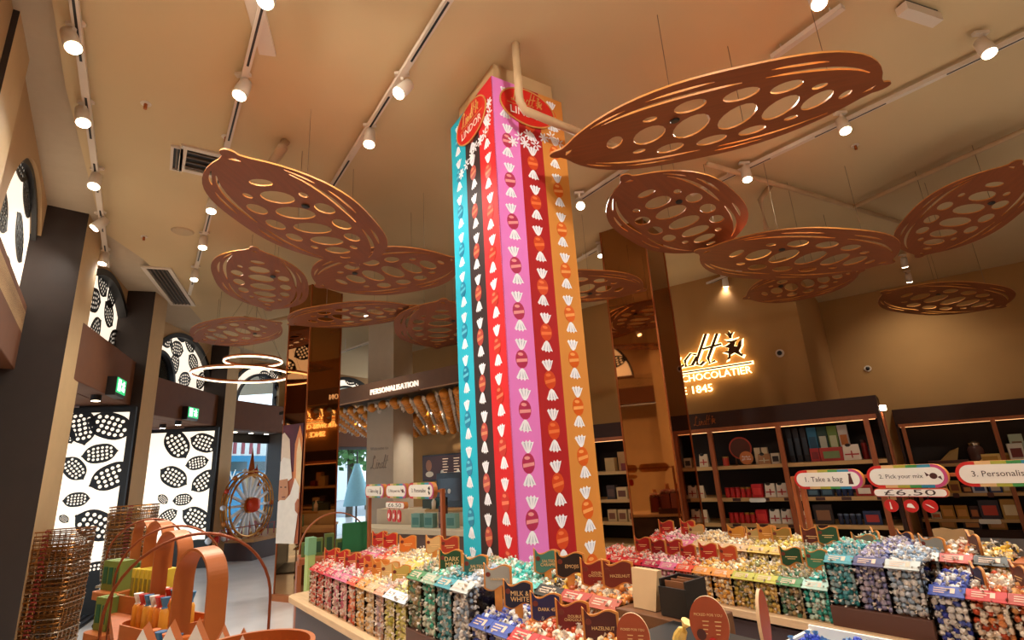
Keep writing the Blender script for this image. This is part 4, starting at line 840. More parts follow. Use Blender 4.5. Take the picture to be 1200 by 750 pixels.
# ------------------------------------------------------------------ near end of the left counter: bag box and round notices
lg = riser('wooden ledge at the near end of the upper row before the pillar', -1.50, -1.16, 1.575, 1.795, .642, .972, mat('ledge_walnut', '#6d4426', .5, vary=.12, scale=4, stretch=(1.5, 12, 12)))
bx = fthing(IS, 'bag_box', 'open black box of folded paper bags at the near end of left counter', 'box', -1.31, 1.60, .974)
w, d, h = .11, .12, .115
obj('box', MB().box(0, w, 0, .008, 0, h*.8).box(0, w, d-.008, d, 0, h).box(0, .008, .008, d-.008, 0, h).box(w-.008, w, .008, d-.008, 0, h).box(.008, w-.008, .008, d-.008, 0, .008), BLACK, bx)
for k in range(5):
    o = obj('paper_bag', MB().box(.015, w-.015, (.02+k*.018), (.025+k*.018), .009, h*.95-.01*(k % 2)), mat('kraft_brown', '#7d4a24', .7), bx)
pk = fthing(IS, 'paper_bag', 'pale folded paper bag leaning beside the black bag box', 'bag', -1.40, 1.62, .974)
obj('bag', MB().add([(-.05, 0, 0), (.05, 0, 0), (.06, .02, .13), (-.06, .02, .13), (-.05, .05, 0), (.05, .05, 0), (.06, .045, .13), (-.06, .045, .13)], [(0, 1, 2, 3), (5, 4, 7, 6), (0, 3, 7, 4), (1, 5, 6, 2), (0, 4, 5, 1), (3, 2, 6, 7)]), mat('kraft_pale', '#c9a478', .7), pk)
cb = fthing(IS, 'cabinet', 'black gift cabinet at the near end of left counter behind round notices', 'cabinet', -1.24, 1.30, .642)
obj('body', MB().box(0, .30, 0, .27, 0, .325), mat('black_laminate', '#1c1210', .4), cb, bevel=.004)
obj('top_rim', MB().box(-.004, .304, -.004, .274, .325, .332), BLACK, cb)
def notice(x, y, p, lab, yaw=0, sc=1.0):
    t_, z_ = IS.hit(x, y, p); th = thing('round_notice', lab, 'sign', IS.w(t_, p, z_), IS.rot+R(yaw), 'oval picked for you notices')
    link('board', shape([ell(0, 0, .066*sc, .088*sc, 36)], .004, mats=[mat('terracotta_board', '#a5461f', .5), LWOOD]), th, XZ(0, .004))
    link('lettering', text_mesh('PICKED FOR YOU', .018*sc, GOLDT, .0004, width=.095*sc), th, XZ(0, -.0015, .028*sc))
    q = MB()
    for c in (-.012, .03):
        for k in range(4): q.box((c-.010)*sc, (c+.012-.003*k)*sc, -.0012, -.0005, (.006-k*.013)*sc, (.009-k*.013)*sc)
    obj('fine_print', q, GOLDT, th)
    link('seal', shape([ell(-.03*sc, -.035*sc, .016*sc, .018*sc, 14)], .0005, mats=[flat('#4a1c12')]), th, XZ(0, -.0015)); link('red_spot', shape([ell(.006*sc, -.056*sc, .014*sc, .014*sc, 14)], .0005, mats=[flat('#c2201c')]), th, XZ(0, -.0018))
    obj('stem', MB().box(-.012, .012, .001, .007, -.24*sc, -.08*sc), WOOD, th)
notice(742, 747, 1.24, 'oval terracotta PICKED FOR YOU notice, left one, cut by the bottom edge', 32, .70)
notice(831, 731, 1.20, 'oval terracotta PICKED FOR YOU notice, right one, beside the black cabinet', 26, .68)
notice(893, 727, 1.42, 'oval terracotta notice turned edge on before the right counter', -72, .85)
t_, z_ = IS.hit(797, 745, 1.22); gt = thing('gold_candy', 'gold foil wrapped candy in front of the black cabinet', 'candy', IS.w(t_, 1.22, z_), IS.rot)
obj('wrapper', MB().lathe([(.004, -.03), (.014, -.018), (.016, 0), (.012, .018), (.003, .024), (.014, .045)], 10, M=Matrix.Rotation(R(35), 4, 'Y')), foil('#e0b85c'), gt)
tr = fthing(IS, 'candy_tray', 'white edged tray of blue foil candies before the right counter', 'tray', -.88, 1.55, .93)
obj('tray', MB().box(0, .30, 0, .2, 0, .01).box(0, .30, .19, .2, .01, .06).box(0, .01, 0, .19, .01, .05).box(.29, .30, 0, .19, .01, .05).box(.01, .29, 0, .01, .01, .04), WHITEP, tr)
obj('stand', MB().box(.02, .28, .02, .18, -.287, 0), BLACK, tr)
P = np.array([(a+RNG.normal(0, .004), b+RNG.normal(0, .004), .028+RNG.uniform(0, .025)) for a in np.arange(.03, .28, .03) for b in np.arange(.03, .18, .03)])
for c in P:
    key = ('bluefoil', int(RNG.integers(2)))
    if key not in TR_ME: TR_ME[key] = pile_mesh('candy', np.zeros((1, 3)), [foil(['#1f3aa8', '#3f8fd0'][key[1]]), foil('#8fb8e0')])
    o_ = bpy.data.objects.new('foil_candy', TR_ME[key]); COL.objects.link(o_); o_.matrix_world = Matrix.Translation(IS.w(-.88, 1.55, .93)) @ IM @ Matrix.Translation(tuple(c)) @ Matrix.Rotation(RNG.uniform(0, 6.28), 4, Vector(RNG.normal(size=3)).normalized())
    tag(o_, 'blue foil candy in the white edged tray', 'candy', 'blue foil candies in the tray')

# ------------------------------------------------------------------ shop shelves along the back wall
BACKD = mat('cabinet_back', '#1c100b', .7)
def cabinet(lab, t0, t1, p, dep, top, head, shelves, posts, dim=True):
    th = fthing(BW, 'shelf_cabinet', lab, 'cabinet', t0, p, 0); L = t1-t0
    obj('header', MB().box(0, L, 0, dep, head, top), CABD, th)
    obj('back_panel', MB().box(0, L, dep-.02, dep, 0, head), BACKD, th)
    for x in (0, L-.04): obj('end_panel', MB().box(x, x+.04, 0.02, dep-.02, 0, head), CABD, th)
    obj('top_rail', MB().box(.04, L-.04, -.02, .05, head-.05, head), WOOD, th)
    for x in posts: obj('post', MB().box(x-t0-.028, x-t0+.028, -.03, .03, 0, head-.05), WOOD, th)
    for z in shelves:
        s_ = obj('shelf', MB().box(.04, L-.04, .0, dep-.02, z-.045, z), SHELFM, th)
    obj('light_strip', MB().box(.06, L-.06, .10, .115, head-.058, head-.052), emit('shelf_glow', '#ffb878', 1.6), th)
    obj('base', MB().box(0, L, 0, dep-.02, 0, .12), CABD, th)
    return th
cl = cabinet('long dark shelf cabinet with gold script on header, left of the alcove', -4.35, -.29, 7.5, .6, 2.053, 1.84, [1.33, .925, .61, .30], [-4.3, -3.25, -2.262, -1.395, -.44])
obj('header_script', script_mb(.042, .005, 1.90, 1.885, -.012), COPPER, cl)
cr = cabinet('shelf cabinet with copper frame set back in the alcove at right', -.26, 4.2, 11.3, .28, 2.05, 1.80, [1.12, .66, .27], [-.16, 1.0, 2.15, 3.3])
ef = fthing(BW, 'end_shelf', 'copper framed shelf end between the two shelf cabinets', 'shelf', -.285, 7.62, 0)
obj('frame', MB().box(0, .02, 0, .03, .3, 1.86).box(0, .02, .40, .43, .3, 1.86).box(0, .02, .03, .40, 1.83, 1.86), WOOD, ef)
obj('panel', MB().box(0, .008, .03, .40, .3, 1.83), CABD, ef)
wl = thing('wall_light', 'small bright light at top corner of the left shelf cabinet', 'light', BW.w(-.25, 7.55, 1.90), BW.rot); obj('lens', MB().lathe([(.03, -.03), (.035, 0), (.03, .03)], 12), LENS, wl); obj('bracket', MB().box(-.04, 0, -.015, .015, -.02, .02), BLACK, wl)

CN = {'red': 0}
def pbox(t, p, z, w, h, d, col, lab, cat='box', prt=None, grp=None, lean=0, name='gift_box'):
    th = fthing(BW, name, lab, cat, t, p, z, grp)
    M_ = Matrix.Rotation(R(lean), 4, 'X') if lean else None
    obj('carton', MB().box(-w/2, w/2, 0, d, 0, h), flat(col, .5), th, M_)
    if prt: obj('front_print', MB().box(-w*.36, w*.36, -.003, 0, h*.2, h*.72), flat(prt, .5), th, M_)
    return th
def tin(t, p, z, r, h, col, lab, grp=None, prt=None):
    th = fthing(BW, 'gift_tin', lab, 'tin', t, p+r, z, grp)
    obj('drum', MB().lathe([(r, 0), (r, h*.86)], 16), flat(col, .35), th, smooth=False); obj('lid', MB().lathe([(r*1.04, h*.86), (r*1.04, h), (r*.9, h*1.02)], 16), flat('#b08a3c' if not prt else prt, .35, .4), th)
def bag(t, p, z, w, h, col, lab, prt='#b3302a', grp=None):
    th = fthing(BW, 'gift_bag', lab, 'bag', t, p, z, grp); x = w/2
    obj('pouch', MB().add([(-x, 0, 0), (x, 0, 0), (x*.9, .03, h), (-x*.9, .03, h), (-x, .09, 0), (x, .09, 0), (x*.9, .05, h), (-x*.9, .05, h)], [(0, 1, 2, 3), (5, 4, 7, 6), (0, 3, 7, 4), (1, 5, 6, 2), (0, 4, 5, 1), (3, 2, 6, 7)]), flat(col, .5), th)
    obj('cross_print', MB().box(-x*.8, x*.8, -.002, .012, h*.33, h*.41).box(-.006, .006, -.002, .014, h*.14, h*.6), flat(prt, .5), th)
    obj('bow', MB().lathe([(.004, -.03), (.02, -.012), (.02, .012), (.004, .03)], 8, M=Matrix.Translation((-x*.3, .03, h*.96)) @ Matrix.Rotation(R(90), 4, 'Y')), BLACK, th)
# left cabinet, compartments between posts: A -4.2..-3.3, B -3.2..-2.3, C -2.2..-1.45, D -1.35..-.5
Z1, Z2, Z3 = 1.331, .926, .611
pf = 7.54
LC = 'left shelf cabinet'
t = -2.19
for sh, z in (('upper', Z2), ('lower', Z3)):
    for k in range(5): tin(-2.17+k*.067, pf+.0, z, .030, .125, '#c01c16', '%s of five red tins on %s shelf of the %s' % (ORD[k].capitalize(), sh, LC), 'red tins', '#a8761f' if k > 2 else '#b01812')
    pbox(-1.79, pf, z, .13, .16, .1, '#c4161a', 'red square box right of the red tins, %s shelf of %s' % (sh, LC), prt='#d8342a')
    for k in range(2): bag(-1.635+k*.135, pf, z, .125, .165, '#e2d3bd', '%s cream bag with red cross, %s shelf of %s' % (('First', 'Second')[k], sh, LC))
    bag(-1.30, pf, z, .125, .165, '#dfcfb8', 'cream bag right of the middle post, %s shelf of %s' % (sh, LC))
for k in range(2): pbox(-1.15+k*.15, pf, Z2, .135, .10, .1, '#16243a', '%s dark blue patterned box on upper shelf of %s' % (('First', 'Second')[k], LC), prt='#4a6a7d')
for k in range(3): tin(-.88+k*.06, pf, Z2, .026, .10, '#14204a', '%s small navy tin on upper shelf of %s' % (ORD[k].capitalize(), LC), 'navy tins', '#8a8fa0')
pbox(-.62, pf, Z2, .17, .12, .1, '#a8241c', 'red and white patterned box at right of upper shelf, %s' % LC, prt='#e8d8c4')
pbox(-1.09, pf, Z3, .20, .22, .08, '#2a1811', 'dark open tray box of mixed sweets on lower shelf of %s' % LC, prt='#8a5a36')
for k in range(4): tin(-.92+k*.062, pf, Z3, .026, .115, '#161f3c', '%s navy bottle tin on lower shelf of %s' % (ORD[k].capitalize(), LC), 'navy bottle tins', '#6d7d94')
pbox(-.60, pf, Z3, .17, .15, .1, '#232c50', 'blue and red patterned box at right of lower shelf, %s' % LC, prt='#b3302a')
for k in range(6): obj('price_ticket', MB().box(.0, .10, -.004, -.001, 0, .036), flat('#4a241c'), cl, Matrix.Translation((2.25+k*.31 + (.04 if k % 2 else 0), 0, Z2-.041)))
for k in range(4): obj('price_ticket', MB().box(.0, .10, -.004, -.001, 0, .036), flat('#4a241c'), cl, Matrix.Translation((2.20+k*.33, 0, Z3-.041)))
link('shelf_talker', shape([rrect(.2, .05, .024)], .002, mats=[WHITEP]), cl, XZ(2.56, -.02, Z2-.03))
# top row
for k in range(2): pbox(-2.03+.0*k, pf+.16, Z1, .012, .30, .05, '#7d5a36', 'pale upright divider card %s behind the red ring sign' % ORD[k], 'card') if k == 0 else None
rs = fthing(BW, 'ring_sign', 'round dark gift sign with red rim on top shelf', 'sign', -1.93, pf+.10, Z1+.22)
link('disc', shape([ell(0, 0, .135, .135, 32)], .008, mats=[flat('#5a2c1c')]), rs, XZ()); link('rim', shape([ell(0, 0, .145, .145, 32), ell(0, 0, .128, .128, 32)], .01, mats=[flat('#b03a22')]), rs, XZ(0, -.004)); obj('stand', MB().box(-.05, .05, .0, .03, -.22, -.13), BLACK, rs)
rs = fthing(BW, 'gift_idea_sign', 'small orange disc reading Perfect gift idea on top shelf', 'sign', -1.85, pf, Z1+.09)
link('disc', shape([ell(0, 0, .085, .085, 28)], .004, mats=[flat('#c9743a')]), rs, XZ()); link('lettering', text_mesh('Perfect\ngift idea', .036, WHITEP, .0005), rs, XZ(0, -.0055)); obj('foot', MB().box(-.03, .03, -.003, .03, -.089, -.082), BLACK, rs)
tin(-2.13, pf, Z1, .04, .12, '#c23a22', 'single red tin at the left of the top shelf, beside the ring sign')
for k in range(2): pbox(-1.72+k*.09, pf+.06, Z1, .07, .21, .06, '#cdb48c', '%s tall cream box on top shelf of the %s' % (('First', 'Second')[k], LC))
bag(-1.64, pf-.0, Z1, .15, .13, '#a87444', 'open red and brown hamper box on top shelf', '#c9bb94')
pbox(-1.50, pf, Z1, .1, .13, .08, '#d8c6a6', 'white box with black ribbon on top shelf left of post', prt='#2a1c18')
for k in range(3): pbox(-1.34+k*.085, pf+.24, Z1, .06, .42, .05, '#15141c', '%s tall black bottle box at back of top shelf' % ORD[k].capitalize(), 'box', prt='#2a3440')
for k, (c, wd, prt) in enumerate([('#1f6f94', 'blue', '#14506d'), ('#0f3f36', 'dark green', '#c9cdb8'), ('#6f8a3c', 'light green', '#c9d0a4'), ('#c9c4bc', 'white', '#c9762e')]):
    pbox(-1.075+k*.115, pf+.26, Z1, .105, .42, .05, c, '%s tall truffle print box at back of top shelf' % wd, prt=prt)
pbox(-1.05, pf+.02, Z1, .10, .16, .1, '#a31d1a', 'red gift box left of the open sweet box on top shelf', prt='#7d1512')
pbox(-.87, pf, Z1, .24, .16, .1, '#a8281c', 'open red box of mixed sweets on top shelf', prt='#6d7d4a')
bag(-.66, pf, Z1, .18, .18, '#e6d6c0', 'large cream bag with black bow on top shelf')
tin(-.53, pf+.1, Z1, .03, .22, '#8a1c18', 'slim red bottle on top shelf right of the cream bag', None, '#3a1410')
tin(-.47, pf+.02, Z1, .022, .14, '#3a1c24', 'small dark bottle at the right end of the top shelf', None, '#2a1418')
# between pillar and mirrored pillar, and seen around it
for k in range(2): pbox(-3.85+k*.0, pf, Z1, .16, .2, .1, '#b8945c', 'cream cut out figure box on top shelf behind the mirrored pillar', 'box') if k == 0 else pbox(-3.68, pf+.08, Z1, .13, .28, .1, '#b98a52', 'tall tan box beside cut out figure box, top shelf')
pbox(-3.60, pf, Z1, .13, .11, .1, '#7a1f1a', 'dark red box at left of mirrored pillar, top shelf')
pbox(-3.88, pf, Z2, .14, .2, .1, '#3a2620', 'dark framed box on upper shelf left of the mirrored pillar', prt='#5a3a2c'); pbox(-3.70, pf, Z2, .17, .17, .08, '#c9a876', 'cream framed box on upper shelf left of the mirrored pillar', prt='#6d3a22')
for k in range(3): pbox(-3.90+k*.17, pf, Z3, .14, .165, .08, '#c4a272', '%s cream framed box on lower shelf left of the mirrored pillar' % ORD[k].capitalize(), prt='#7a4428')
for k in range(4): bag(-3.15+k*.2, pf, Z2, .15, .16, '#cdb592', '%s cream bag behind the right mirrored pillar, upper shelf' % ORD[k].capitalize()); bag(-3.15+k*.2, pf, Z3, .15, .16, '#c9b08c', '%s cream bag behind the right mirrored pillar, lower shelf' % ORD[k].capitalize())
bag(-2.42, pf, Z1, .12, .17, '#d8c2a0', 'cream bag with red print on top shelf right beside the mirrored pillar')
# right cabinet
RC = 'alcove cabinet'; pr = 11.33; Y1, Y2, Y3 = 1.121, .661, .271
hm = fthing(BW, 'hamper', 'brown wrapped hamper with folded tan paper on alcove top shelf', 'hamper', .36, pr+.02, Y1)
obj('base', MB().box(-.30, .22, 0, .16, 0, .05), flat('#5a2c1a'), hm); obj('paper', MB().add([(-.14, 0, .05), (.08, 0, .05), (.14, .05, .24), (-.02, .14, .05), (.02, .12, .2)], [(0, 1, 2), (0, 2, 4), (0, 4, 3), (1, 3, 4), (1, 4, 2)]), flat('#a37a3c'), hm)
jr = fthing(BW, 'glass_jar', 'dark glass jar with silver lid on alcove top shelf', 'jar', .70, pr+.1, Y1)
obj('glass', MB().lathe([(.09, 0), (.11, .05), (.11, .2), (.08, .26)], 18), flat('#5a3a34', .15), jr, smooth=True); obj('lid', MB().lathe([(.085, .26), (.09, .30), (.06, .32)], 18), CHROME, jr)
pbox(.96-.12, pr, Y1, .26, .12, .12, '#e8c46c', 'left flat gold gift box on alcove top shelf', prt='#c9963c'); pbox(.96+.16-.02, pr+.13, Y1, .2, .12, .1, '#e0ba60', 'right flat gold gift box on alcove top shelf behind the post', prt='#c9963c')
pbox(1.17, pr, Y1, .18, .26, .1, '#e3d9c8', 'white box with small red print on alcove top shelf', prt='#7a2c22'); pbox(1.22, pr+.12, Y1, .16, .40, .08, '#b9cdb8', 'pale green box behind the white one, alcove top shelf', prt='#8a6a4a'); pbox(1.37, pr, Y1, .16, .24, .1, '#dfd2be', 'second white box on alcove top shelf, at the frame edge', prt='#8a3c2c')
for k, (t_, w_, h_, c, pr_, lab) in enumerate([(.02, .10, .13, '#e0c9a2', '#b3562e', 'cream open box of sweets'), (.15, .14, .19, '#c9953c', '#8a4a22', 'gold truffle box'), (.31, .14, .19, '#c48f3a', '#8a4a22', 'second gold truffle box'), (.46, .12, .12, '#5a2418', '#c98a4a', 'dark red sweet box'), (.61, .17, .14, '#c9ccd8', '#2c3f7a', 'white and blue box'), (.80, .15, .13, '#2c3a6d', '#c9b8a4', 'blue box of sweets'), (.93, .09, .14, '#c9a45c', '#e8d3a4', 'stack of small gold boxes')]):
    pbox(t_, pr, Y2, w_, h_, .1, c, '%s on middle shelf of the %s' % (lab, RC), prt=pr_)
for k, (t_, w_, h_, c, pr_, lab) in enumerate([(-.02, .13, .1, '#e0cfae', '#c4622e', 'open cream box of orange sweets'), (.14, .17, .20, '#b9822f', '#d99a4a', 'gold truffle box'), (.32, .15, .20, '#b9822f', '#d99a4a', 'second gold truffle box'), (.47, .11, .19, '#3a1a12', '#b3622e', 'dark chocolate box'), (.66, .24, .28, '#3a3038', '#c4402a', 'tall window box of red and blue sweets'), (.90, .20, .29, '#b98a3c', '#e6cfa0', 'tall gold stacked box')]):
    pbox(t_, pr, Y3, w_, h_, .1, c, '%s on lower shelf of the %s' % (lab, RC), prt=pr_)
for k in range(3): pbox(.1+k*.3, pr, .121, .22, .13, .1, ['#a8742c', '#2c2228', '#a8742c'][k], '%s box at the foot of the %s' % (['Gold', 'Dark', 'Second gold'][k], RC), prt='#c98a4a')
for k in range(2):
    for z in (Y1, Y2): pbox(1.5+k*.3, pr, z, .22, .2, .1, '#b08a4c', '%s gold box beyond the frame edge, %s shelf of %s' % (['First', 'Second'][k], 'top' if z == Y1 else 'middle', RC))
for t_, z in ((.62, Y3), (.30, Y2), (.72, Y2)): link('shelf_talker', shape([rrect(.26 if z == Y3 else .08, .07, .02)], .002, mats=[WHITEP if z == Y3 else flat('#5a2c22')]), cr, XZ(t_+.26, -.02, z-.03))

# ------------------------------------------------------------------ glowing wall sign and wall cameras
sg = fthing(BW, 'wall_sign', 'halo lit script wall sign with crest and chocolatier lettering', 'sign', -3.78, 8.30, 0)
HALO = emit('halo_light', '#ffdf9c', 2.6)
def wide(y, r):                       # script stretched sideways, crest at its right end
    q = MB(); script_mb(.15, r, 0, 0, 0, q, False); q.v = [(.25+x*1.73, y+yy, 2.83+z) for x, yy, z in q.v]; return q
def crest(q, y0, y1, g):
    for pl in CREST:
        cx = sum(a[0] for a in pl)/len(pl); cz = sum(a[1] for a in pl)/len(pl)
        q.prism([(1.72+(cx+(x-cx)*g)*.19, 2.86+(cz+(z-cz)*g)*.16) for x, z in pl], y0, y1, M=Matrix(((1, 0, 0, 0), (0, 0, -1, 0), (0, 1, 0, 0), (0, 0, 0, 1))))
SBR = mat('sign_bronze', '#5a3416', .4, .3)
q = wide(-.034, .017); crest(q, .022, .044, 1); obj('script', q, SBR, sg)
q = wide(-.012, .029); crest(q, .008, .018, 1.2); q.box(-.02, 2.08, -.02, -.008, 2.745, 2.795); obj('halo', q, HALO, sg)
obj('rule', MB().box(0, 2.06, -.06, -.03, 2.758, 2.778), SBR, sg)
link('maker_line', text_mesh('MASTER SWISS CHOCOLATIER', .13, HALO, .012, width=2.10), sg, XZ(.98, -.02, 2.665))
link('year_line', text_mesh('SINCE 1845', .13, HALO, .012, width=.87), sg, XZ(1.0, -.02, 2.475))
for xy, p_, lab in (((914, 414), 8.33, 'small dome camera on sign wall right of the script'), ((1017, 432), 11.6, 'small dome camera on the alcove wall')):
    t_, z_ = BW.hit(*xy, p_); th = fthing(BW, 'dome_camera', lab, 'camera', t_, p_-.001, z_)
    obj('base', MB().lathe([(.06, -.005), (.055, .03)], 18, M=Matrix.Rotation(R(90), 4, 'X')), WHITE, th); obj('dome', MB().lathe([(.035, .03), (.028, .05), (.012, .06)], 16, M=Matrix.Rotation(R(90), 4, 'X')), BLACK, th, smooth=True)

# ------------------------------------------------------------------ personalising corner: fascia, column, gold ball ceiling, counters
struct(obj('trim_9', MB().box(-9.6, -4.95, 5.48, 5.56, 2.69, 2.96), mat('fascia_brown', '#6b4a33', .6), None, BM))
struct(obj('trim_10', MB().box(-9.95, -4.95, 5.56, 8.32, 2.74, 2.80), BLACK, None, BM))
struct(obj('trim_11', MB().box(-9.6, -4.95, 5.465, 5.48, 2.685, 2.70), mat('fascia_edge', '#b08a68', .5), None, BM))
ps_ = fthing(BW, 'fascia_sign', 'glowing white block letters PERSONALISATION on brown fascia', 'sign', -6.39, 5.46, 2.785)
link('letters', text_mesh('PERSONALISATION', .22, emit('letter_white', '#fff0dc', .6), .012, width=1.12, space=1.08), ps_, XZ(0, -.03))
obj('light_tray', MB().box(-.58, .58, -.05, .0, -.115, -.095), mat('fascia_brown', '#6b4a33'), ps_)
c_ = at_dist(461, 480, 9.25); t_, p_ = c_.dot(BW.u), c_.dot(BW.n)
Cf = Frame(120); t_, p_ = c_.dot(Cf.u), c_.dot(Cf.n)
gc = struct(fthing(Cf, 'column', 'grey square column with faint welcome lettering', None, t_, p_))
obj('shaft', MB().box(-.62, 0, 0, .50, 0, CEIL), mat('column_grey', '#b7a58e', .8, vary=.03), gc)
link('lettering', text_mesh('Welcome to', .075, mat('faint_grey', '#8f8072'), .001, width=.42), gc, XZ(-.32, -.003, 1.92)); obj('script', script_mb(.07, .006, -.5, 1.58, -.004, crest=False), mat('faint_grey', '#8f8072'), gc)
obj('camera_eye', MB().lathe([(.05, 0), (.05, .02), (.02, .03)], 14, M=Matrix.Translation((-.31, 0, 2.56)) @ Matrix.Rotation(R(90), 4, 'X')), WHITE, gc)
ball_me = None; mb = MB(); mb.lathe([(.01, -.078), (.045, -.064), (.072, -.03), (.078, 0), (.072, .03), (.045, .064), (.01, .078)], 12)
mb.lathe([(.006, -.07), (.05, -.13), (.0, -.10)], 8, 1); mb.lathe([(.006, .07), (.05, .13), (.0, .10)], 8, 1)
def ball_mesh(j):
    q = MB(); q.v, q.f, q.m = list(mb.v), list(mb.f), list(mb.m); q.tube([(-.07, 0, 0), (-(.145+.02*j), 0, 0)], .002, 3, 2); return q.mesh('gold_ball', [mat('gold_foil', '#d8882e', .3, .35), TWIST, WIREM], True)
ball_row = [ball_mesh(j) for j in range(16)]
RB = Matrix.Rotation(R(90), 4, 'Y')
n_ = 0
for i in range(18):
    for j in range(16):
        t_ = -9.8+i*.283+(.14 if j % 2 else 0); p_ = 5.70+j*.162
        w = BW.w(t_, p_, 2.60-.020*j+.02*math.sin(i*1.3+j))
        if (w-BW.w(0, 0)).length == 0: continue
        if t_ > -5.12: continue
        dx = w - gc.matrix_world.translation
        lx, ly = dx.dot(Cf.u), dx.dot(Cf.n)
        if -.75 < lx < .13 and -.13 < ly < .63: continue
        o_ = bpy.data.objects.new('gold_ball', ball_row[j]); COL.objects.link(o_); o_.matrix_world = Matrix.Translation(w) @ Matrix.Rotation(BW.rot+R(35), 4, 'Z') @ RB
        tag(o_, 'gold truffle shaped ball under the personalising ceiling, %s row back from the fascia' % ORD[j], 'ornament', 'gold balls under the personalising ceiling'); n_ += 1
for t_, p_ in ((-8.6, 6.4), (-6.6, 6.6), (-7.6, 7.6), (-5.9, 7.3)):
    spot(BW.w(t_, p_, 2.66), (0, .1, -1), 'small downlight between the gold balls', s=.5)
mbd = fthing(BW, 'menu_board', 'dark menu screen with small pictures and price lists', 'screen', -8.02, 8.28, 1.56)
obj('bezel', MB().box(-.72, .72, -.03, .03, -.27, .27), BLACK, mbd); obj('screen', MB().box(-.69, .69, -.034, -.03, -.24, .24), emit('menu_glow', '#2a120c', .8), mbd)
q = MB()
for k, x in enumerate((-.10, .22, .5)):
    for r in range(6): q.box(x, x+.16-.02*(r % 3), -.037, -.034, .16-r*.055, .175-r*.055)
obj('price_lines', q, emit('menu_text', '#c9a888', .7), mbd)
for k, (x, z, a, b, c) in enumerate([(-.52, .05, .09, .12, '#a86a44'), (-.5, -.13, .12, .06, '#d8c4a8'), (-.12, -.12, .05, .07, '#d9cdb8'), (.34, -.14, .05, .08, '#e3d8c4')]): link('picture', shape([ell(x, z, a, b, 14)], .001, mats=[flat(c)]), mbd, XZ(0, -.037))
sc_ = fthing(BW, 'service_counter', 'cream service counter under the fascia, left of the striped pillar', 'counter', -6.83, 5.0, 0)
obj('body', MB().box(0, 2.75, 0, .36, 0, .72), mat('counter_taupe', '#6d5448', .6), sc_); obj('worktop', MB().box(-.02, 2.75, -.04, .36, .72, .786), CREAM, sc_, bevel=.01)
bc = fthing(BW, 'back_counter', 'tall cream cabinet behind the service counter', 'cabinet', -6.75, 5.42, 0)
obj('body', MB().box(0, 1.06, 0, .34, 0, .99), CREAM, bc); obj('body', MB().box(1.07, 2.7, 0, .34, 0, .955), CREAM, bc); obj('top', MB().box(1.06, 2.7, -.02, .34, .955, .98), SHELFM, bc)
for k, xy in enumerate([(487, 621), (502, 621), (528, 621)]):
    t_, _ = BW.hit(*xy, 5.1); pbox(t_, 5.1, .787, .165, .175, .08, '#7fb0a8', 'mint green box on service counter, %s from left' % ORD[k], prt='#4f8a86')
t_, _ = BW.hit(517, 615, 5.12); pbox(t_, 5.12, .787, .09, .27, .08, '#5a3a34', 'dark upright box with cream edge on service counter', prt='#7a5a4a')
for k, (xy, c) in enumerate([((503, 593), '#43524a'), ((513, 591), '#5f8f96')]):
    t_, z_ = BW.hit(*xy, 5.52); th = fthing(BW, 'till_screen', ['dark green backed till screen', 'blue grey till screen on service counter'][k], 'screen', t_, 5.52+.06*k, .981); z_ -= .981
    obj('screen', MB().box(-.12, .12, -.015, .015, z_-.09, z_+.09), flat('#1c2426'), th); obj('face', MB().box(-.108, .108, -.018, -.015, z_-.08, z_+.08), flat(c, .3), th); obj('stand', MB().box(-.015, .015, 0, .03, 0, z_-.09), BLACK, th)
t_, _ = BW.hit(508, 600, 5.47); th = fthing(BW, 'pump_bottle', 'cream pump bottle beside the till screens', 'bottle', t_, 5.48, .981); obj('body', MB().lathe([(.03, 0), (.034, .1), (.015, .13), (.009, .16)], 12), WHITEP, th, smooth=True); obj('pump', MB().box(-.04, .012, -.008, .008, .16, .172), WHITEP, th)
t_, _ = BW.hit(533, 590, 7.3); th = fthing(BW, 'coffee_machine', 'black drinks machine behind the service counter beside the teal stripe', 'machine', t_, 7.34, 0); obj('body', MB().box(-.5, .5, 0, .4, 0, 1.45), flat('#17110f', .35), th, bevel=.01); obj('panel', MB().box(-.4, .3, -.01, 0, .95, 1.35), flat('#2a2326', .2), th)
for k in range(2): link('dial', shape([ell(-.28+k*.12, 1.12, .035, .045, 12)], .004, mats=[WHITEP]), th, XZ(0, -.014))
# green gift stand behind the left counter
P = at_dist(392, 640, 6.0); gs = thing('gift_stand', 'hoop topped wooden stand of green boxes behind the left counter', 'stand', (P.x, P.y, 0), R(25))
zt = P.z-.06
obj('tray', MB().box(-.34, .34, -.16, .16, zt-.06, zt), WOOD, gs, bevel=.01); obj('lower_tray', MB().box(-.34, .34, -.16, .16, zt-.5, zt-.45), WOOD, gs)
for x in (-.33, .33): obj('leg', MB().box(x-.02, x+.02, -.15, .15, 0, zt-.06), WOOD, gs)
obj('hoop', MB().band([(-.33*math.cos(a), 0, zt+.05+.33*math.sin(a)) for a in [math.pi*k/20 for k in range(21)]], (0, 1, 0), .05, .012), WOOD, gs)
for k in range(6):
    b_ = thing('green_box', 'olive green gift box on the hoop stand, %s from left' % ORD[k], 'box', gs.matrix_world @ Vector((-.27+k*.105, -.09, zt+.001)), R(25), 'green boxes on the hoop stand')
    h_ = .13+.03*(k % 3); obj('carton', MB().box(-.045, .045, 0, .07, 0, h_), flat('#5f7030'), b_); obj('window_print', MB().box(-.026, .026, -.002, 0, .03, h_-.03), flat('#1f4426'), b_)
P = at_dist(417, 632, 5.9); b_ = thing('green_box', 'large dark green box at the right end of hoop stand', 'box', (P.x, P.y, 0), R(25)); obj('carton', MB().box(-.13, .13, 0, .05, P.z-.25, P.z+.16), flat('#1f6a3c'), b_); obj('plinth', MB().box(-.1, .1, 0, .06, 0, P.z-.25), WOOD, b_)
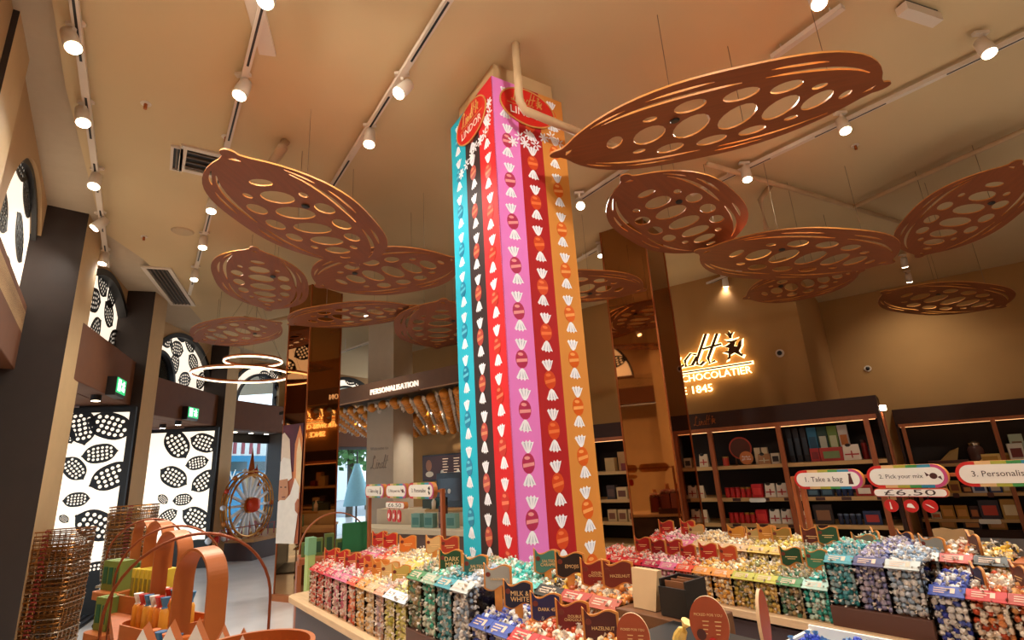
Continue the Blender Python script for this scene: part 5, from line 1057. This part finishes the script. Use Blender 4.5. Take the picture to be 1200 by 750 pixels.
P = at_dist(362, 685, 5.25); b_ = thing('green_box', 'pale green box standing at the end of the left counter', 'box', (P.x, P.y, 0), IS.rot); obj('carton', MB().box(-.045, .045, -.03, .03, .0, .86), flat('#b5c97a'), b_); obj('lid', MB().box(-.05, .05, -.035, .035, .86, 1.0), flat('#7fb084'), b_)

# ------------------------------------------------------------------ ferris wheel window display
f_, t0, t1, p0 = FB[3]; W = at_dist(291, 592, 12.7); yaw = f_.rot
fw_ = thing('ferris_wheel', 'golden ferris wheel ornament with red hub in the shop window', 'ornament', (W.x, W.y, W.z), yaw)
circ = lambda r, y: [(r*math.cos(2*math.pi*k/40), y, r*math.sin(2*math.pi*k/40)) for k in range(40)]
GOLDM = mat('gold_metal', '#c98b3f', .3, .7); SILV = flat('#dfe3ea', .3, .2)
for y in (-.07, .07):
    obj('rim', MB().tube(circ(.60, y), .022, 6, closed=True), GOLDM, fw_); obj('outer_rim', MB().tube(circ(.68, y), .014, 6, closed=True), GOLDM, fw_)
for k in range(16):
    a = 2*math.pi*k/16; M_ = Matrix.Rotation(a, 4, 'Y'); obj('spoke', MB().box(.12, .59, -.03, .03, -.022, .022), SILV, fw_, M_)
obj('hub', MB().lathe([(.01, -.15), (.09, -.12), (.13, -.05), (.13, .05), (.09, .12), (.01, .15)], 18, M=Matrix.Translation((0, -.12, 0))), foil('#d8401a'), fw_, smooth=True)
obj('hub_back', MB().lathe([(.16, -.05), (.16, .05)], 18, M=Matrix.Rotation(R(90), 4, 'X')), GOLDM, fw_)
for k in range(14):
    a = 2*math.pi*k/14; obj('cabin', MB().lathe([(.005, -.05), (.045, -.03), (.05, .02), (.02, .05)], 10, M=Matrix.Translation((.70*math.cos(a), 0, .70*math.sin(a)))), foil(['#c23a1c', '#e3e3ea', '#c9782c'][k % 3]), fw_, smooth=True)
for s in (-1, 1): obj('support', MB().tube([(s*.45, .12, -W.z+.40), (0, .12, 0)], .025, 6), COPPER, fw_)
for k, (x, h_) in enumerate(((.78, 1.55), (.95, 1.25))):
    tw = thing('display_tower', ['tall pale tower ornament right of the ferris wheel', 'small pale tower ornament beside the poster pillar'][k], 'ornament', f_.w(W.dot(f_.u)+x, p0+.15, .40), yaw)
    obj('body', MB().box(-.09, .09, -.09, .09, 0, h_*.8), CREAM, tw); obj('spire', MB().lathe([(.11, h_*.8), (.0, h_*1.2)], 4), COPPER, tw)
    for r in range(4): obj('row_print', MB().box(-.075, .075, -.094, -.09, .12+r*.22, .26+r*.22), flat(['#b3545a', '#c9a8a0'][r % 2]), tw)
rl = thing('display_railing', 'low red and white railing with baubles under the ferris wheel', 'railing', f_.w(W.dot(f_.u)-.75, p0-.5, .40), yaw)
obj('rail', MB().box(0, 1.6, -.01, .01, .22, .24), flat('#8a2a1c'), rl)
for k in range(9): obj('baluster', MB().box(k*.195, k*.195+.02, -.01, .01, 0, .22), flat('#8a2a1c'), rl)
for k in range(5):
    b_ = thing('bauble', ['white', 'red', 'white', 'red', 'silver'][k]+' bauble on the window ledge, %s from left' % ORD[k], 'ornament', f_.w(W.dot(f_.u)-.85+k*.2, p0-.35, .465), yaw); obj('ball', MB().lathe([(.004, -.065), (.045, -.045), (.065, 0), (.045, .045), (.004, .065)], 12), foil(['#e8e8f0', '#c2241c', '#e8e8f0', '#c2241c', '#c9d0dc'][k]), b_, smooth=True)

# ------------------------------------------------------------------ wire shopping baskets
mb = MB(); a, b = .23, .16
rr_ = lambda s, z: [(x, y, z) for x, y in rrect(2*a*s, 2*b*s, .04, 3)]
mb.tube(rr_(1, .16), .006, 5, closed=True); mb.tube(rr_(.98, .10), .003, 4, closed=True); mb.tube(rr_(.96, .05), .003, 4, closed=True); mb.tube(rr_(.94, 0), .004, 4, closed=True)
for k in range(9): x = -a*.85+k*a*1.7/8; mb.tube([(x, -b, .16), (x*.95, -b*.94, 0), (x*.95, b*.94, 0), (x, b, .16)], .0025, 4)
for k in range(6): y = -b*.8+k*b*1.6/5; mb.tube([(-a, y, .16), (-a*.94, y, 0), (a*.94, y, 0), (a, y, .16)], .0025, 4)
bk_me = [mb.mesh('basket', [GOLDLITW]), mb.mesh('basket', [CHROME])]  # golden lit and plain copies of one basket
hd_me = MB().tube([(-.02, -b-.004, .15), (-.02, -b-.012, .165), (.02, -b-.012, .165), (.02, -b-.004, .15)], .006, 5).mesh('handle', [flat('#8a2a1c')])
for si, (px, D, n, zt_, lab) in enumerate([((58, 672), 6.75, 30, 1.17, 'wire basket, %s from the bottom of the tall stack before the nearer doorway'), ((152, 640), 8.3, 20, 1.30, 'wire basket, %s from the bottom of the smaller stack by the second beige column')]):
    P = at_dist(*px, D); step = .036; zb = zt_-.16-step*(n-1)
    dl = thing('basket_dolly', ['wheeled base under the tall wire basket stack', 'wheeled base under the smaller wire basket stack'][si], 'stand', (P.x, P.y, 0), R(8 if si == 0 else 20))
    obj('deck', MB().box(-.24, .24, -.17, .17, zb-.03, zb-.006), CHROME, dl)
    for x in (-.2, .2):
        for y in (-.13, .13): obj('leg', MB().tube([(x, y, .05), (x, y, zb-.03)], .012, 6), CHROME, dl); obj('caster', MB().lathe([(.03, -.012), (.03, .012)], 10, M=Matrix.Translation((x, y, .03)) @ Matrix.Rotation(R(90), 4, 'X')), BLACK, dl)
    for k in range(n):
        th = thing('wire_basket', lab % nth(k), 'basket', (P.x+RNG.normal(0, .004)+.0012*k*(1 if si == 0 else 0), P.y+RNG.normal(0, .004), zb+k*step), R((8 if si == 0 else 20)+RNG.normal(0, 1.5)), ['tall stack of wire baskets', 'smaller stack of wire baskets'][si])
        link('basket', bk_me[0 if k % 3 else 1], th); link('handle', hd_me, th)

# ------------------------------------------------------------------ gift basket display in the left foreground
def polar(px, D): P = at_dist(*px, D); return P
GB = [((233, 700), 1.55, 1.353, 'front wide banded gift basket, nearest the camera'), ((199, 690), 2.12, 1.36, 'second banded gift basket full of orange sweet pouches'), ((181, 680), 2.72, 1.365, 'third banded gift basket with yellow boxes'), ((163, 680), 3.35, 1.345, 'farthest banded gift basket with green boxes')]
TZ = 1.045
dirh = R(90-122)
pts = [polar(px, D) for px, D, _, _ in GB]
tb = thing('display_table', 'narrow oak table under the row of banded gift baskets', 'table', (0, 0, 0))
A, B = pts[0], pts[3]; dv = (B-A); dv.z = 0; dv.normalize(); nv = Vector((-dv.y, dv.x, 0))
q = [A-dv*.16-nv*.12, B+dv*.16-nv*.12, B+dv*.16+nv*.12, A-dv*.16+nv*.12]
mb = MB(); mb.prism([(v.x, v.y) for v in q], TZ-.04, TZ); obj('top', mb, WOOD, tb)
for v in (A-dv*.12-nv*.09, A-dv*.12+nv*.09, B+dv*.12-nv*.09, B+dv*.12+nv*.09): obj('leg', MB().box(v.x-.025, v.x+.025, v.y-.025, v.y+.025, 0, TZ-.04), WOOD, tb)
for i, ((px, D, zt_, lab), P) in enumerate(zip(GB, pts)):
    g_ = thing('gift_basket', 'copper brown '+lab, 'basket', (P.x, P.y, TZ), dirh, 'banded gift baskets')
    obj('base', MB().prism(rrect(.25, .17, .05), .0005, .012), HANDLE, g_)
    rim = rrect(.26, .18, .055, 6); rim = rim + [rim[0]]
    obj('side_band', MB().band([(x, y, .03) for x, y in rim], (0, 0, 1), .058, .006), HANDLE, g_)
    H_ = zt_-TZ; w_ = .075
    rnd = [(-w_*math.cos(a), 0, H_*.72+H_*.28*math.sin(a)**.8) for a in [math.pi*q_/32 for q_ in range(33)]]; arch_ = [(-w_, 0, .01), (-w_, 0, H_*.4)] + rnd + [(w_, 0, H_*.4), (w_, 0, .01)]; _ = [(-w_, 0, .01), (-w_, 0, H_*.45), (-w_*.98, 0, H_*.72), (-w_*.85, 0, H_*.90), (-w_*.6, 0, H_*.985), (-w_*.25, 0, H_), (w_*.25, 0, H_), (w_*.6, 0, H_*.985), (w_*.85, 0, H_*.90), (w_*.98, 0, H_*.72), (w_, 0, H_*.45), (w_, 0, .01)]
    obj('handle', MB().band(arch_, (0, 1, 0), .046, .006), HANDLE, g_)
    cols = [[('#1f8a94', '#d8702a'), ('#d8702a', '#2a6a9a')], [('#e08a22', '#e9e2d8'), ('#dc7a1e', '#c4302a'), ('#e39a34', '#3f7aa8')], [('#d8bd3a', '#8a7a1c')], [('#3f6a2c', '#c9a83c')]][i]
    for k in range([5, 12, 6, 5][i]):
        if i < 2:
            x, y = (-.085+(k % 6)*.034, -.05+.075*(k//6)); body, topc = cols[k % len(cols)]
            o_ = thing('sweet_pouch', '%s pouch of sweets, %s in the %s gift basket' % (['teal topped', 'orange'][i], ORD[k], ['front', 'second'][i]), 'pouch', g_.matrix_world @ Vector((x, y, .013)), dirh+RNG.normal(0, .15), 'sweet pouches in the %s gift basket' % ['front', 'second'][i])
            obj('bag', MB().lathe([(.012, 0), (.017, .02), (.016, .085), (.010, .095)], 8, M=Matrix.Diagonal((1, .8, 1, 1))), flat(body, .3), o_, smooth=True); obj('top_tie', MB().lathe([(.009, .095), (.006, .10), (.014, .125)], 8), flat(topc, .3), o_)
        else:
            x = -.09+.18*k/([5, 12, 6, 5][i]-1); w2, h2 = (.026, .13) if i == 2 else (.03, .10)
            o_ = thing('sweet_box', '%s box, %s in the %s gift basket' % (['yellow', 'green'][i-2], ORD[k], ['third', 'farthest'][i-2]), 'box', g_.matrix_world @ Vector((x, -.04, .013)), dirh, '%s boxes in a gift basket' % ['yellow', 'green'][i-2])
            obj('carton', MB().box(-w2/2, w2/2, 0, .08, 0, h2), flat(cols[0][0]), o_); obj('front_print', MB().box(-w2*.35, w2*.35, -.002, 0, h2*.25, h2*.75), flat(cols[0][1]), o_)
for k, (apx, D, wd, zt_, lab) in enumerate([((232, 632), 1.85, .40, 1.365, 'large thin copper hoop around the front gift baskets'), ((205, 618), 2.45, .33, 1.357, 'middle thin copper hoop behind the large hoop'), ((177, 608), 3.1, .30, 1.36, 'farthest thin copper hoop behind the gift baskets')]):
    P = polar(apx, D); h_ = zt_-.80
    th = thing('copper_hoop', lab, 'hoop', (P.x, P.y, 0), R(90-61), 'thin copper hoops')
    obj('ring', MB().tube([(-wd/2, 0, .012), (-wd/2, 0, zt_-wd*.5)] + [(-wd/2*math.cos(a), 0, zt_-wd*.5+wd*.5*math.sin(a)) for a in [math.pi*q/22 for q in range(1, 22)]] + [(wd/2, 0, zt_-wd*.5), (wd/2, 0, .012)], .004, 8), mat('hoop_copper', '#8a4726', .35, .5), th, smooth=True)
    obj('foot', MB().box(-wd/2-.02, wd/2+.02, -.06, .06, 0, .012), COPPER, th)
# lower side trays of the stand with green boxes, seen left of the baskets
for k, (px, D, lab, n) in enumerate([((140, 690), 3.0, 'upper small wooden side tray with green boxes, left of the baskets', 3), ((133, 737), 2.75, 'lower small wooden side tray with green boxes, left of the baskets', 2)]):
    P = polar(px, D); th = thing('side_tray', lab, 'tray', (P.x, P.y, 0), dirh)
    obj('tray', MB().prism(rrect(.17, .15, .03), P.z-.03, P.z), HANDLE, th); obj('post', MB().box(-.012, .012, -.012, .012, 0, P.z-.03), WOOD, th)
    for j in range(n):
        b_ = thing('green_box', 'slim green box, %s on the %s side tray' % (ORD[j], ['upper', 'lower'][k]), 'box', th.matrix_world @ Vector((-.05+j*.05, -.04, P.z+.001)), dirh+R(10), 'slim green boxes on the side trays')
        obj('carton', MB().box(-.02, .02, 0, .06, 0, .115), flat('#6d7d34'), b_); obj('window_print', MB().box(-.012, .012, -.002, 0, .025, .09), flat('#14563a'), b_)
# gable cards and round tray nearest the camera
for k, px in enumerate([(171, 735), (202, 732), (232, 730), (262, 738), (285, 742)]):
    P = polar(px, 1.30-.02*k); th = thing('gable_box', 'white gable topped card box with orange edges, %s from left' % ORD[k], 'box', (P.x, P.y, 0), R(25), 'gable boxes in the foreground')
    zt_ = P.z+.004; w_ = .025; zb = zt_-.16
    mb = MB(); mb.prism([(-w_, zb), (w_, zb), (w_, zt_-.055), (0, zt_), (-w_, zt_-.055)], -.03, .03, 0, Matrix(((1, 0, 0, 0), (0, 0, -1, 0), (0, 1, 0, 0), (0, 0, 0, 1))), side=1)
    obj('carton', mb, [WHITEP, HANDLE], th); obj('stand', MB().box(-.015, .015, -.02, .02, 0, zb), WOOD, th)
    obj('print_line', MB().box(-.012, .014, -.0315, -.030, zb+.06, zb+.064).box(-.010, .008, -.0315, -.030, zb+.05, zb+.054), flat('#3a2a24'), th)
P = polar((294, 741), 1.2); P -= Vector((P.x, P.y, 0)).normalized()*.10; P.z -= .025; rt = thing('round_tray', 'round copper brown tray rim at the bottom edge of the frame', 'tray', (P.x, P.y, 0))
ang = [2*math.pi*k/48 for k in range(49)]
obj('rim', MB().band([(.10*math.cos(a), .10*math.sin(a), P.z) for a in ang], (0, 0, 1), .05, .008), HANDLE, rt); obj('floor', MB().lathe([(.098, P.z-.025), (.098, P.z-.018)], 40), WOOD, rt); obj('stem', MB().lathe([(.09, 0), (.09, .02), (.02, .04), (.02, P.z-.025)], 16), WOOD, rt)
